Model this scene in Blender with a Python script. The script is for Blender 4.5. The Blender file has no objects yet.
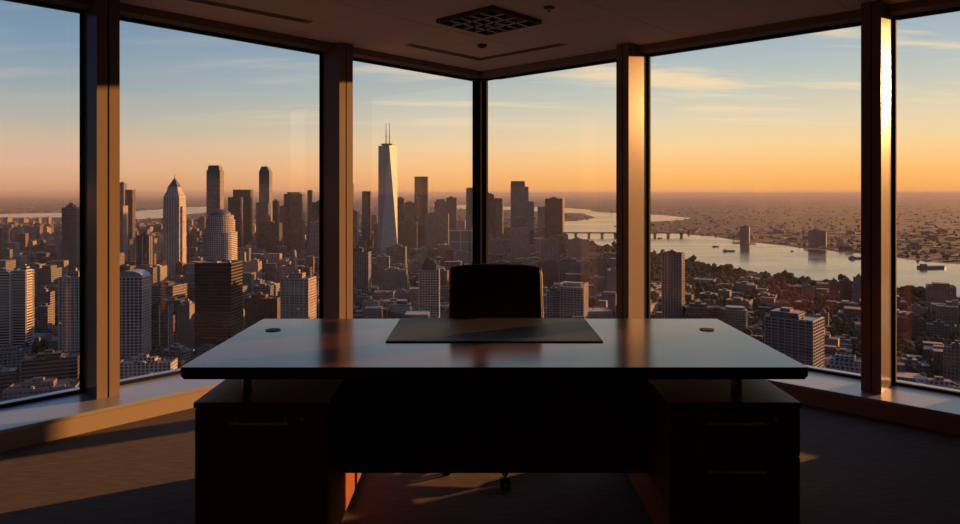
import bpy, bmesh, math, random
from mathutils import Vector, Matrix

S = bpy.context.scene
COL = S.collection
F = 690.0            # focal length in photo pixels
EYE = 1.42           # camera height over the office floor
UP = 200.0           # camera height over the city ground
GZ = EYE - UP        # ground level
HY = 193.0           # eye-level row

# ------------------------------------------------------------------ camera
cam = bpy.data.cameras.new('camera')
cam.sensor_width = 36.0
cam.lens = 36.0 * F / 960.0
cam.shift_y = -(262.0 - HY) / 960.0
cam.clip_start = 0.05
cam.clip_end = 200000.0
camo = bpy.data.objects.new('camera', cam)
camo.location = (0, 0, EYE)
camo.rotation_euler = (math.pi / 2, 0, 0)
COL.objects.link(camo)
S.camera = camo

# ------------------------------------------------------------------ view
S.view_settings.view_transform = 'Standard'
S.view_settings.look = 'None'
S.view_settings.exposure = 0.0
S.view_settings.gamma = 1.0
S.view_settings.use_curve_mapping = False
S.cycles.use_denoising = True
S.cycles.max_bounces = 8
S.cycles.diffuse_bounces = 4
S.cycles.glossy_bounces = 4
S.cycles.transparent_max_bounces = 16
S.cycles.volume_bounces = 1
S.cycles.sample_clamp_indirect = 4.0
S.cycles.caustics_reflective = False
S.cycles.caustics_refractive = False

# ------------------------------------------------------------------ sun
SUN_AZ = math.radians(28.5)     # measured from +X towards +Y
SUN_EL = math.radians(7.3)
sd = Vector((math.cos(SUN_AZ) * math.cos(SUN_EL), math.sin(SUN_AZ) * math.cos(SUN_EL), math.sin(SUN_EL)))
sl = bpy.data.lights.new('sun', 'SUN')
sl.energy = 12.5
sl.angle = math.radians(0.7)
sl.color = (1.0, 0.41, 0.11)
so = bpy.data.objects.new('sun', sl)
so.rotation_euler = (-sd).to_track_quat('-Z', 'Y').to_euler()
so.location = sd * 50
COL.objects.link(so)


def lin(c):
    out = []
    for v in c[:3]:
        v /= 255.0
        out.append(v / 12.92 if v <= 0.04045 else ((v + 0.055) / 1.055) ** 2.4)
    return (out[0], out[1], out[2], 1.0)


# ------------------------------------------------------------------ sky
class NT:
    def __init__(s, tree):
        s.t = tree
        s.n = tree.nodes
        s.l = tree.links

    def new(s, typ, **kw):
        nd = s.n.new(typ)
        for k, v in kw.items():
            setattr(nd, k, v)
        return nd

    def put(s, sock, v):
        if v is None:
            return
        if isinstance(v, bpy.types.NodeSocket):
            s.l.new(v, sock)
        else:
            sock.default_value = v

    def math(s, op, a, b=None, c=None, clamp=False):
        nd = s.new('ShaderNodeMath', operation=op, use_clamp=clamp)
        s.put(nd.inputs[0], a)
        s.put(nd.inputs[1], b)
        s.put(nd.inputs[2], c)
        return nd.outputs[0]

    def mix(s, f, a, b, blend='MIX'):
        nd = s.new('ShaderNodeMix', data_type='RGBA', blend_type=blend)
        s.put(nd.inputs[0], f)
        s.put(nd.inputs[6], a)
        s.put(nd.inputs[7], b)
        return nd.outputs[2]

    def ramp(s, f, stops, interp='LINEAR'):
        nd = s.new('ShaderNodeValToRGB')
        s.put(nd.inputs[0], f)
        cr = nd.color_ramp
        cr.interpolation = interp
        while len(cr.elements) < len(stops):
            cr.elements.new(0.5)
        for e, (p, c) in zip(cr.elements, stops):
            e.position = p
            e.color = c
        return nd.outputs[0]

    def maprange(s, v, a, b, c, d, smooth=False):
        nd = s.new('ShaderNodeMapRange', interpolation_type='SMOOTHSTEP' if smooth else 'LINEAR')
        nd.clamp = True
        s.put(nd.inputs[0], v)
        for i, q in enumerate((a, b, c, d)):
            nd.inputs[i + 1].default_value = q
        return nd.outputs[0]

    def dot(s, v, w):
        nd = s.new('ShaderNodeVectorMath', operation='DOT_PRODUCT')
        s.put(nd.inputs[0], v)
        s.put(nd.inputs[1], w)
        return nd.outputs['Value']

    def noise(s, vec, scale, detail=3.0, rough=0.5):
        nd = s.new('ShaderNodeTexNoise')
        s.put(nd.inputs['Vector'], vec)
        nd.inputs['Scale'].default_value = scale
        nd.inputs['Detail'].default_value = detail
        nd.inputs['Roughness'].default_value = rough
        return nd.outputs[0]


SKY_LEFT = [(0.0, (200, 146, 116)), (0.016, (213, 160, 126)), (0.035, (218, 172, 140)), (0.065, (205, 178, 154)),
            (0.10, (174, 172, 164)), (0.14, (148, 162, 170)), (0.19, (124, 148, 170)), (0.26, (100, 132, 163)), (0.36, (120, 150, 190)), (0.5, (128, 156, 200))]  # topmost stops, out of view, brightened beyond real dusk to light the room
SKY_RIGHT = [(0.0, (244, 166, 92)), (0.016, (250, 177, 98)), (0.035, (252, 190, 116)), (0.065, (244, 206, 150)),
             (0.10, (226, 207, 174)), (0.14, (197, 197, 184)), (0.19, (168, 182, 188)), (0.26, (136, 160, 176)), (0.36, (130, 157, 190)), (0.5, (130, 158, 198))]  # topmost stops lifted likewise for more light indoors
world = bpy.data.worlds.new('evening_sky')
S.world = world
world.use_nodes = True
w = NT(world.node_tree)
w.n.clear()
tc = w.new('ShaderNodeTexCoord')
D = tc.outputs['Generated']
sep = w.new('ShaderNodeSeparateXYZ')
w.put(sep.inputs[0], D)
dz = sep.outputs[2]
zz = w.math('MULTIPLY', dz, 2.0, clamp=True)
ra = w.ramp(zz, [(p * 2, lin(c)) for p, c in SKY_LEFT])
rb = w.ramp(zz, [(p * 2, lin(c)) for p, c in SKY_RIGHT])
azd = w.dot(D, (math.cos(SUN_AZ), math.sin(SUN_AZ), 0.0))
# azd at the photo's left edge is about -0.05, at its right edge 0.9
fac = w.maprange(azd, -0.05, 0.70, 0.0, 1.0)
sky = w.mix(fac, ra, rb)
# thin high clouds
cv = w.new('ShaderNodeCombineXYZ')
zc = w.math('ADD', w.math('MAXIMUM', dz, 0.0), 0.10)
w.put(cv.inputs[0], w.math('DIVIDE', sep.outputs[0], zc))
w.put(cv.inputs[1], w.math('DIVIDE', sep.outputs[1], zc))
mp = w.new('ShaderNodeMapping')
w.put(mp.inputs[0], cv.outputs[0])
mp.inputs['Location'].default_value = (3.1, 1.7, 0.0)
mp.inputs['Rotation'].default_value = (0, 0, math.radians(-22))
mp.inputs['Scale'].default_value = (0.55, 2.0, 1.0)
cn = w.noise(mp.outputs[0], 1.15, 7.0, 0.55)
cm = w.maprange(cn, 0.49, 0.66, 0.0, 1.0, True)
cm = w.math('MULTIPLY', cm, w.maprange(dz, 0.07, 0.13, 0.0, 1.0, True))
cm = w.math('MULTIPLY', cm, w.maprange(azd, 0.10, 0.75, 0.10, 0.8))
sky = w.mix(cm, sky, lin((250, 218, 170)))
# glow around the sun, outside the frame on the right
sdot = w.math('MAXIMUM', w.dot(D, tuple(sd)), 0.0)
glow = w.math('POWER', sdot, 45.0)
gc = w.mix(1.0, lin((255, 200, 110)), glow, 'MULTIPLY')
sky = w.mix(0.9, sky, gc, 'ADD')
# the sky opposite the sunset is dimmer
dim = w.maprange(azd, -0.50, -0.12, 0.0, 1.0, True)
sky = w.mix(1.0, sky, w.mix(dim, (0.09, 0.13, 0.22, 1), (1, 1, 1, 1)), 'MULTIPLY')
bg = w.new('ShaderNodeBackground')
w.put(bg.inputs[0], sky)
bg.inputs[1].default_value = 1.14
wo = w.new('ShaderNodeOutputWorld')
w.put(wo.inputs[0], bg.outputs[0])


# ================================================================== helpers
def tag(o, label=None, cat=None, group=None, kind=None):
    if label:
        o['label'] = label
    if cat:
        o['category'] = cat
    if group:
        o['group'] = group
    if kind:
        o['kind'] = kind
    return o


def empty(name, loc=(0, 0, 0), rz=0.0):
    o = bpy.data.objects.new(name, None)
    o.empty_display_size = 0.2
    o.location = loc
    o.rotation_euler = (0, 0, rz)
    COL.objects.link(o)
    return o


class MB:
    """collects faces with metre-scaled UVs, then becomes one mesh"""

    def __init__(s):
        s.v = []
        s.f = []
        s.uv = []
        s.m = []

    def face(s, pts, uvs=None, mi=0):
        b = len(s.v)
        s.v += [tuple(p) for p in pts]
        s.f.append(tuple(range(b, b + len(pts))))
        s.uv.append(uvs or [(p[0], p[1]) for p in pts])
        s.m.append(mi)

    def prism(s, poly, z0, z1, mi=0, top=1, poly2=None, bottom=True):
        """ccw polygon; walls get u along the perimeter and v = height"""
        p2 = poly2 or poly
        n = len(poly)
        u = 0.0
        for i in range(n):
            a, b = poly[i], poly[(i + 1) % n]
            c, d = p2[(i + 1) % n], p2[i]
            L = math.hypot(b[0] - a[0], b[1] - a[1])
            s.face([(a[0], a[1], z0), (b[0], b[1], z0), (c[0], c[1], z1), (d[0], d[1], z1)],
                   [(u, z0), (u + L, z0), (u + L, z1), (u, z1)], mi)
            u += L
        s.face([(p[0], p[1], z1) for p in p2], None, mi if top is None else top)
        if bottom:
            s.face([(p[0], p[1], z0) for p in reversed(poly)], None, mi)

    def box(s, x0, x1, y0, y1, z0, z1, mi=0, top=None, bottom=True):
        s.prism([(x0, y0), (x1, y0), (x1, y1), (x0, y1)], z0, z1, mi, mi if top is None else top, None, bottom)

    def obox(s, cx, cy, z0, z1, ax, hx, hy, mi=0):
        """box along the unit direction ax"""
        nx, ny = -ax[1], ax[0]
        P = [(cx + ax[0] * a * hx + nx * b * hy, cy + ax[1] * a * hx + ny * b * hy) for a, b in ((-1, -1), (1, -1), (1, 1), (-1, 1))]
        s.prism(P, z0, z1, mi, mi)

    def cyl(s, cx, cy, r, z0, z1, n=16, mi=0, r2=None, top=None):
        r2 = r if r2 is None else r2
        P = [(cx + r * math.cos(2 * math.pi * i / n), cy + r * math.sin(2 * math.pi * i / n)) for i in range(n)]
        Q = [(cx + r2 * math.cos(2 * math.pi * i / n), cy + r2 * math.sin(2 * math.pi * i / n)) for i in range(n)]
        s.prism(P, z0, z1, mi, mi if top is None else top, Q)

    def tube(s, pts, r, n=8, mi=0):
        pts = [Vector(p) for p in pts]
        rings = []
        for i, p in enumerate(pts):
            d = (pts[min(i + 1, len(pts) - 1)] - pts[max(i - 1, 0)]).normalized()
            a = d.cross(Vector((0, 0, 1)))
            if a.length < 1e-3:
                a = d.cross(Vector((1, 0, 0)))
            a.normalize()
            b = d.cross(a)
            rr = r[i] if isinstance(r, (list, tuple)) else r
            rings.append([p + (a * math.cos(2 * math.pi * k / n) + b * math.sin(2 * math.pi * k / n)) * rr for k in range(n)])
        for i in range(len(rings) - 1):
            for k in range(n):
                k2 = (k + 1) % n
                s.face([rings[i][k2], rings[i][k], rings[i + 1][k], rings[i + 1][k2]], None, mi)
        s.face(list(rings[0]), None, mi)
        s.face(list(reversed(rings[-1])), None, mi)

    def build(s, name, mats, parent=None, bevel=0.0, smooth=False, weld=True, segs=2):
        me = bpy.data.meshes.new(name)
        me.from_pydata(s.v, [], s.f)
        uvl = me.uv_layers.new(name='UVMap')
        k = 0
        flat = []
        for u in s.uv:
            for q in u:
                flat += [q[0], q[1]]
        uvl.data.foreach_set('uv', flat)
        me.polygons.foreach_set('material_index', s.m)
        if not isinstance(mats, (list, tuple)):
            mats = [mats]
        for m in mats:
            me.materials.append(m)
        if smooth:
            me.polygons.foreach_set('use_smooth', [True] * len(s.f))
        if weld:
            bm = bmesh.new()
            bm.from_mesh(me)
            bmesh.ops.remove_doubles(bm, verts=bm.verts, dist=1e-4)
            bm.to_mesh(me)
            bm.free()
        me.update()
        o = bpy.data.objects.new(name, me)
        COL.objects.link(o)
        if parent:
            o.parent = parent
        if bevel > 0:
            b = o.modifiers.new('bevel', 'BEVEL')
            b.width = bevel
            b.segments = segs
            b.limit_method = 'ANGLE'
            b.angle_limit = math.radians(40)
        return o


def copy_tree(o, parent=None):
    c = o.copy()
    COL.objects.link(c)
    c.parent = parent
    for ch in list(o.children):
        copy_tree(ch, c)
    return c


# ================================================================== materials
def plain(name, col, rough=0.6, metal=0.0, spec=0.5, noise=0.0, nscale=20.0, bump=0.0, coat=0.0, coat_rough=0.1):
    m = bpy.data.materials.new(name)
    m.use_nodes = True
    t = NT(m.node_tree)
    b = t.n['Principled BSDF']
    b.inputs['Base Color'].default_value = (*col[:3], 1)
    b.inputs['Roughness'].default_value = rough
    b.inputs['Metallic'].default_value = metal
    b.inputs['Specular IOR Level'].default_value = spec
    b.inputs['Coat Weight'].default_value = coat
    b.inputs['Coat Roughness'].default_value = coat_rough
    if noise or bump:
        tcn = t.new('ShaderNodeTexCoord')
        nz = t.noise(tcn.outputs['Object'], nscale, 4.0, 0.6)
        if noise:
            c = t.mix(t.maprange(nz, 0.3, 0.7, 0.0, 1.0), tuple(v * (1 - noise) for v in col[:3]) + (1,),
                      tuple(min(1, v * (1 + noise)) for v in col[:3]) + (1,))
            t.put(b.inputs['Base Color'], c)
        if bump:
            bp = t.new('ShaderNodeBump')
            bp.inputs['Strength'].default_value = bump
            bp.inputs['Distance'].default_value = 0.01
            t.put(bp.inputs['Height'], nz)
            t.put(b.inputs['Normal'], bp.outputs[0])
    return m


def facade(name, wall, glass, bay=3.2, fl=3.6, ww=0.6, wh=0.55, wrough=0.8, grough=0.12, lit=0.0, vary=0.5, gspec=0.8, metal=0.0):
    """wall with a regular window grid, laid out in metres along the wall"""
    m = bpy.data.materials.new(name)
    m.use_nodes = True
    t = NT(m.node_tree)
    b = t.n['Principled BSDF']
    uv = t.new('ShaderNodeTexCoord').outputs['UV']
    sp = t.new('ShaderNodeSeparateXYZ')
    t.put(sp.inputs[0], uv)
    U = t.math('DIVIDE', sp.outputs[0], bay)
    V = t.math('DIVIDE', sp.outputs[1], fl)
    fu = t.math('FRACT', U)
    fv = t.math('FRACT', V)
    mu = t.math('LESS_THAN', t.math('ABSOLUTE', t.math('SUBTRACT', fu, 0.5)), ww / 2)
    mv = t.math('LESS_THAN', t.math('ABSOLUTE', t.math('SUBTRACT', fv, 0.5)), wh / 2)
    mask = t.math('MULTIPLY', mu, mv)
    cb = t.new('ShaderNodeCombineXYZ')
    t.put(cb.inputs[0], t.math('FLOOR', U))
    t.put(cb.inputs[1], t.math('FLOOR', V))
    oi = t.new('ShaderNodeObjectInfo')
    t.put(cb.inputs[2], t.math('MULTIPLY', oi.outputs['Random'], 100.0))
    wn = t.new('ShaderNodeTexWhiteNoise')
    t.put(wn.inputs[0], cb.outputs[0])
    rnd = wn.outputs[0]
    ga = tuple(v * (1 - vary) for v in glass) + (1,)
    gb = tuple(v * (1 + vary) for v in glass) + (1,)
    gcol = t.mix(rnd, ga, gb)
    tco = t.new('ShaderNodeTexCoord')
    nz = t.noise(tco.outputs['Object'], 0.06, 4.0, 0.6)
    wcol = t.mix(t.maprange(nz, 0.3, 0.7, 0, 1), tuple(v * 0.82 for v in wall) + (1,), tuple(v * 1.15 for v in wall) + (1,))
    t.put(b.inputs['Base Color'], t.mix(mask, wcol, gcol))
    rr = t.math('MULTIPLY_ADD', mask, grough - wrough, wrough)
    t.put(b.inputs['Roughness'], rr)
    t.put(b.inputs['Specular IOR Level'], t.math('MULTIPLY_ADD', mask, gspec - 0.3, 0.3))
    b.inputs['Metallic'].default_value = metal
    if lit > 0:
        on = t.math('MULTIPLY', t.math('GREATER_THAN', rnd, 1 - lit), mask)
        b.inputs['Emission Color'].default_value = (1.0, 0.55, 0.22, 1)
        t.put(b.inputs['Emission Strength'], t.math('MULTIPLY', on, 0.55))
    return m


M = {}
M['aluminium'] = plain('bronze_aluminium', (0.21, 0.175, 0.16), 0.17, 0.0, 0.25)
M['gasket'] = plain('black_gasket', (0.012, 0.012, 0.013), 0.85, 0, 0.1)
M['header'] = plain('brown_header_panel', (0.22, 0.175, 0.155), 0.7)
M['ledge'] = plain('grey_ledge', (0.33, 0.36, 0.42), 0.28, 0.2, 0.6)
M['curb'] = plain('curb_panel', (0.29, 0.25, 0.22), 0.55, 0, 0.3)
M['ceiling'] = plain('ceiling_board', (0.84, 0.75, 0.69), 0.9, 0, 0.2)
M['back_wall'] = plain('dark_wall_paint', (0.12, 0.09, 0.08), 0.85, 0, 0.2)
M['black_plastic'] = plain('black_plastic', (0.012, 0.012, 0.013), 0.6, 0, 0.2)
M['black_fabric'] = plain('black_leather', (0.012, 0.011, 0.011), 0.55, 0, 0.4, bump=0.2, nscale=140)
M['lit_edge'] = plain('painted_edge_light', (0.20, 0.17, 0.15), 0.45)  # paler grey standing in for sun on the backrest edge
M['pad'] = plain('dark_grey_leather', (0.022, 0.026, 0.034), 0.48, 0, 0.25, bump=0.15, nscale=300)
M['steel'] = plain('brushed_steel', (0.55, 0.5, 0.45), 0.3, 1.0)
M['dull_metal'] = plain('dull_metal_handle', (0.75, 0.62, 0.55), 0.5, 0.3)
M['louver'] = plain('louver_metal', (0.75, 0.7, 0.65), 0.35, 0.5)
M['tube'] = plain('unlit_lamp_tube', (0.5, 0.48, 0.45), 0.5)
M['white_plastic'] = plain('aged_white_plastic', (0.30, 0.25, 0.22), 0.6)
M['slot'] = plain('dark_slot', (0.05, 0.042, 0.038), 0.6)


def wood(name, a, b_, rough, coat, axis=0, spec=0.5, coat_rough=0.12):
    m = bpy.data.materials.new(name)
    m.use_nodes = True
    t = NT(m.node_tree)
    b = t.n['Principled BSDF']
    tcn = t.new('ShaderNodeTexCoord')
    mp_ = t.new('ShaderNodeMapping')
    t.put(mp_.inputs[0], tcn.outputs['Object'])
    sc = [14, 14, 14]
    sc[axis] = 0.9
    mp_.inputs['Scale'].default_value = sc
    nz = t.noise(mp_.outputs[0], 2.2, 6.0, 0.65)
    t.put(b.inputs['Base Color'], t.ramp(nz, [(0.3, (*a, 1)), (0.7, (*b_, 1))]))
    b.inputs['Roughness'].default_value = rough
    b.inputs['Specular IOR Level'].default_value = spec
    b.inputs['Coat Weight'].default_value = coat
    b.inputs['Coat Roughness'].default_value = coat_rough
    b.inputs['Coat IOR'].default_value = 1.45
    return m


M['desk_top'] = wood('mahogany_lacquered', (0.075, 0.030, 0.020), (0.12, 0.046, 0.028), 0.16, 0.0, 0, 1.0, 0.13)
M['desk_top'].node_tree.nodes['Principled BSDF'].inputs['Specular Tint'].default_value = (1.0, 0.84, 0.80, 1)
M['desk'] = wood('mahogany_veneer', (0.14, 0.036, 0.018), (0.22, 0.058, 0.028), 0.5, 0.0, 2, 0.3)


def glass_mat():
    m = bpy.data.materials.new('clear_window_glass')
    m.use_nodes = True
    t = NT(m.node_tree)
    t.n.clear()
    g = t.new('ShaderNodeNewGeometry')
    c = t.math('ABSOLUTE', t.dot(g.outputs['Normal'], g.outputs['Incoming']))
    f = t.math('MULTIPLY_ADD', t.math('POWER', t.math('SUBTRACT', 1.0, c, clamp=True), 5.0), 0.95, 0.028)
    tr = t.new('ShaderNodeBsdfTransparent')
    tr.inputs[0].default_value = (0.985, 0.99, 0.985, 1)
    gl = t.new('ShaderNodeBsdfGlossy')
    gl.inputs['Roughness'].default_value = 0.0
    gl.inputs[0].default_value = (0.95, 0.95, 0.95, 1)
    mx = t.new('ShaderNodeMixShader')
    t.put(mx.inputs[0], f)
    t.put(mx.inputs[1], tr.outputs[0])
    t.put(mx.inputs[2], gl.outputs[0])
    o = t.new('ShaderNodeOutputMaterial')
    t.put(o.inputs[0], mx.outputs[0])
    return m


M['glass'] = glass_mat()


def carpet_mat():
    m = bpy.data.materials.new('office_carpet')
    m.use_nodes = True
    t = NT(m.node_tree)
    b = t.n['Principled BSDF']
    tcn = t.new('ShaderNodeTexCoord')
    mp_ = t.new('ShaderNodeMapping')
    t.put(mp_.inputs[0], tcn.outputs['Object'])
    mp_.inputs['Rotation'].default_value = (0, 0, math.radians(-55))
    mp_.inputs['Scale'].default_value = (5, 55, 5)
    n1 = t.noise(mp_.outputs[0], 1.6, 5.0, 0.7)
    n2 = t.noise(tcn.outputs['Object'], 420.0, 2.0, 0.6)
    f = t.math('MULTIPLY_ADD', n2, 0.5, t.math('MULTIPLY', n1, 0.5))
    t.put(b.inputs['Base Color'], t.ramp(f, [(0.32, (0.045, 0.040, 0.039, 1)), (0.68, (0.19, 0.158, 0.142, 1))]))
    b.inputs['Roughness'].default_value = 0.95
    b.inputs['Specular IOR Level'].default_value = 0.15
    bp = t.new('ShaderNodeBump')
    bp.inputs['Strength'].default_value = 0.35
    bp.inputs['Distance'].default_value = 0.004
    t.put(bp.inputs['Height'], f)
    t.put(b.inputs['Normal'], bp.outputs[0])
    return m


M['carpet'] = carpet_mat()

# ================================================================== the room
CX, CY = 0.0, 7.28                       # room corner between the two glass walls
LD = Vector((-0.680, -0.733, 0)).normalized()     # along the left glass wall, away from the corner
LN = Vector((0.733, -0.680, 0)).normalized()      # into the room from it
RD = Vector((0.733, -0.680, 0)).normalized()
RN = Vector((-0.680, -0.733, 0)).normalized()
C0 = Vector((CX, CY, 0))
SILL, HEAD, CEIL = 0.124, 2.612, 2.665
LEN = 10.0
LEDGE = 0.47


def wp(D_, N_, a, b):
    p = C0 + D_ * a + N_ * b
    return (p.x, p.y)


def wpoly(D_, N_, a0, a1, b0, b1):
    P = [wp(D_, N_, a0, b0), wp(D_, N_, a1, b0), wp(D_, N_, a1, b1), wp(D_, N_, a0, b1)]
    ar = sum(P[i][0] * P[(i + 1) % 4][1] - P[(i + 1) % 4][0] * P[i][1] for i in range(4))
    return P if ar > 0 else P[::-1]


def structure(name, mb, mats, bevel=0.0, parent=None):
    o = mb.build(name, mats, parent, bevel)
    if parent is None:
        o['kind'] = 'structure'
    return o


room = [wp(LD, LN, -0.3, -0.3), wp(LD, LN, LEN + .3, -0.3), wp(LD, LN, LEN + .3, LEN + .3), wp(LD, LN, -.3, LEN + .3)]
mb = MB(); mb.prism(room, -0.35, 0.0, 0, 0); structure('floor', mb, M['carpet'])

# ceiling boards with fine joints along both walls
mb = MB(); mb.prism(room, CEIL + 0.004, CEIL + 0.3, 0, 0)
T = 1.2
n = int(LEN / T) + 1
g = 0.004
for i in range(n):
    for j in range(n):
        a0, a1 = i * T + g, min((i + 1) * T, LEN + .3) - g
        b0, b1 = j * T + g, min((j + 1) * T, LEN + .3) - g
        mb.prism(wpoly(LD, LN, a0, a1, b0, b1), CEIL, CEIL + 0.004, 0, 0)
structure('ceiling', mb, M['ceiling'])

# low curbs with a deep ledge under each glass wall
for nm, D_, N_ in (('wall_front_left', LD, LN), ('wall_front_right', RD, RN)):
    a1 = LEN if D_ is LD else 4.33
    a0 = 0.0 if D_ is LD else LEDGE
    mb = MB()
    mb.prism(wpoly(D_, N_, a0, a1, -0.15, LEDGE - 0.01), 0.0, SILL - 0.022, 0, 0)
    o = structure(nm, mb, M['curb'])
    mb = MB()
    mb.prism(wpoly(D_, N_, a0 - (0.0 if D_ is LD else 0.0), a1, -0.15, LEDGE), SILL - 0.022, SILL, 0, 0)
    mb.build('window_ledge', M['ledge'], o, bevel=0.003)
    mb = MB()   # upright joints of the curb cladding
    for q in (0.9, 2.9, 4.75, 6.6, 8.5):
        if q < a1:
            mb.prism(wpoly(D_, N_, q, q + 0.006, LEDGE - 0.011, LEDGE - 0.0085), 0.0, SILL - 0.022, 0, 0)
    mb.build('cladding_joint', M['gasket'], o)
    mb = MB()
    mb.prism(wpoly(D_, N_, 0.0 if D_ is LD else 0.16, a1, -0.12, 0.16), HEAD, CEIL, 0, 0)
    structure('trim_1' if D_ is LD else 'trim_2', mb, M['header'])

# solid walls that close the room out of frame
mb = MB(); mb.prism(wpoly(LD, LN, 9.42, LEN + .3, -0.3, 0.12), 0, CEIL, 0, 0); structure('wall_left', mb, M['back_wall'])
mb = MB(); mb.prism(wpoly(RD, RN, 4.33, LEN + .3, -0.3, 0.05), 0, CEIL, 0, 0); structure('wall_right', mb, M['back_wall'])  # unseen stretch made solid to keep sun off the right floor
mb = MB(); mb.prism(wpoly(LD, LN, LEN, LEN + .3, 0.12, LEN + .3), 0, CEIL, 0, 0); structure('wall_back_left', mb, M['back_wall'])
mb = MB(); mb.prism(wpoly(RD, RN, LEN, LEN + .3, 0.12, LEN), 0, CEIL, 0, 0); structure('wall_back_right', mb, M['back_wall'])

# upright mullions: a deep fin, its end split by a dark groove
tn = 3


def mullion(D_, N_, a, w_, p_):
    global tn
    mb = MB()
    mb.prism(wpoly(D_, N_, a - w_, a - w_ * .54, -0.025, p_), SILL, HEAD + 0.045, 0, 0)
    mb.prism(wpoly(D_, N_, a - w_ * .46, a, -0.025, p_), SILL, HEAD + 0.045, 0, 0)
    mb.prism(wpoly(D_, N_, a - w_ * .54, a - w_ * .46, -0.025, p_ - 0.02), SILL, HEAD + 0.045, 1, 1)
    o = structure('trim_%d' % tn, mb, [M['aluminium'], M['gasket']], 0.0)
    tn += 1


for a in (1.967, 3.80, 5.70, 7.56, 9.42):
    mullion(LD, LN, a, 0.135, 0.25)
for a in (1.973, 3.823):
    mullion(RD, RN, a, 0.118, 0.32)
mb = MB()
P = [wp(LD, LN, -0.02, -0.02), wp(LD, LN, 0.085, -0.02), wp(LD, LN, 0.085, 0.085), wp(LD, LN, -0.02, 0.085)]
mb.prism(P, SILL, CEIL, 0, 0)
structure('trim_%d' % tn, mb, M['gasket'], 0.004)

# panes with slim black frames
wn_ = 1
for D_, N_, spans in ((LD, LN, ((0.085, 1.832), (1.967, 3.665), (3.80, 5.565), (5.70, 7.425), (7.56, 9.285))), (RD, RN, ((0.085, 1.855), (1.973, 3.705), (3.823, 4.33)))):
    for a0, a1 in spans:
        fr = MB()
        t_ = 0.018
        for q in ((a0, a0 + t_), (a1 - t_, a1)):
            fr.prism(wpoly(D_, N_, q[0], q[1], -0.012, 0.016), SILL, HEAD, 0, 0)
        fr.prism(wpoly(D_, N_, a0 + t_, a1 - t_, -0.012, 0.016), SILL, SILL + t_, 0, 0)
        fr.prism(wpoly(D_, N_, a0 + t_, a1 - t_, -0.012, 0.016), HEAD - t_, HEAD, 0, 0)
        wo_ = structure('window_%d' % wn_, fr, M['gasket'])
        gp = MB()
        gp.prism(wpoly(D_, N_, a0 + t_, a1 - t_, -0.006, 0.006), SILL + t_, HEAD - t_, 0, 0)
        gp.build('pane', M['glass'], wo_)
        wn_ += 1

# ================================================================== ceiling fittings
AX = (LD.x, LD.y)
AY = (LN.x, LN.y)


def cpt(px, py):
    Y = F * (CEIL - EYE) / (HY - py)
    return ((px - 480) / F * Y, Y)


lr = empty('ceiling_light', (0.065, 4.95, CEIL), math.atan2(LN.y, LN.x))
tag(lr, 'square louvred ceiling light, switched off, set in the ceiling above the desk', 'ceiling light')
H = 0.248
mb = MB()
for x0, x1, y0, y1 in ((-H - .02, H + .02, -H - .02, -H), (-H - .02, H + .02, H, H + .02), (-H - .02, -H, -H, H), (H, H + .02, -H, H)):
    mb.box(x0, x1, y0, y1, -0.030, 0)
mb.build('light_frame', M['slot'], lr)
mb = MB(); mb.box(-H, H, -H, H, -0.004, 0); mb.build('backing', M['black_plastic'], lr)
mb = MB()
for i in range(1, 4):
    q = -H + 2 * H * i / 4
    mb.face([(-H, q - .012, -.03), (H, q - .012, -.03), (H, q, -.006), (-H, q, -.006)])
    mb.face([(-H, q, -.006), (H, q, -.006), (H, q + .012, -.03), (-H, q + .012, -.03)])
    mb.face([(-H, q - .012, -.03), (-H, q + .012, -.03), (H, q + .012, -.03), (H, q - .012, -.03)])
for i in range(1, 5):
    q = -H + 2 * H * i / 5
    mb.face([(q - .010, -H, -.03), (q, -H, -.006), (q, H, -.006), (q - .010, H, -.03)])
    mb.face([(q, -H, -.006), (q + .010, -H, -.03), (q + .010, H, -.03), (q, H, -.006)])
    mb.face([(q - .010, -H, -.03), (q - .010, H, -.03), (q + .010, H, -.03), (q + .010, -H, -.03)])
mb.build('louver', M['louver'], lr)
for k in (-1, 1):
    mb = MB(); mb.tube([(-H + .02, k * .10, -0.012), (H - .02, k * .10, -0.012)], 0.007, 8)
    mb.build('lamp_tube', M['tube'], lr, smooth=True)


def slot(pts, wd, label, name='slot_air_diffuser'):
    mb = MB()
    fr = MB()
    for i in range(len(pts) - 1):
        a, b = Vector(pts[i]), Vector(pts[i + 1])
        d = (b - a); L = d.length; d.normalize()
        c = (a + b) / 2
        nx, ny = -d.y, d.x
        fr.obox(c.x, c.y, CEIL - 0.004, CEIL, d, L / 2 + wd / 2, wd / 2)
        for k in (-.22, .22):
            mb.obox(c.x + nx * wd * k, c.y + ny * wd * k, CEIL - 0.0055, CEIL - 0.003, d, L / 2, wd * .13)
    r = empty(name, (pts[0][0], pts[0][1], CEIL))
    o = fr.build('diffuser_frame', M['white_plastic'], r)
    o2 = mb.build('air_slot', M['slot'], r)
    for q in (o, o2):
        q.location = (-pts[0][0], -pts[0][1], -CEIL)
    tag(r, label, 'air vent')


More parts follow.
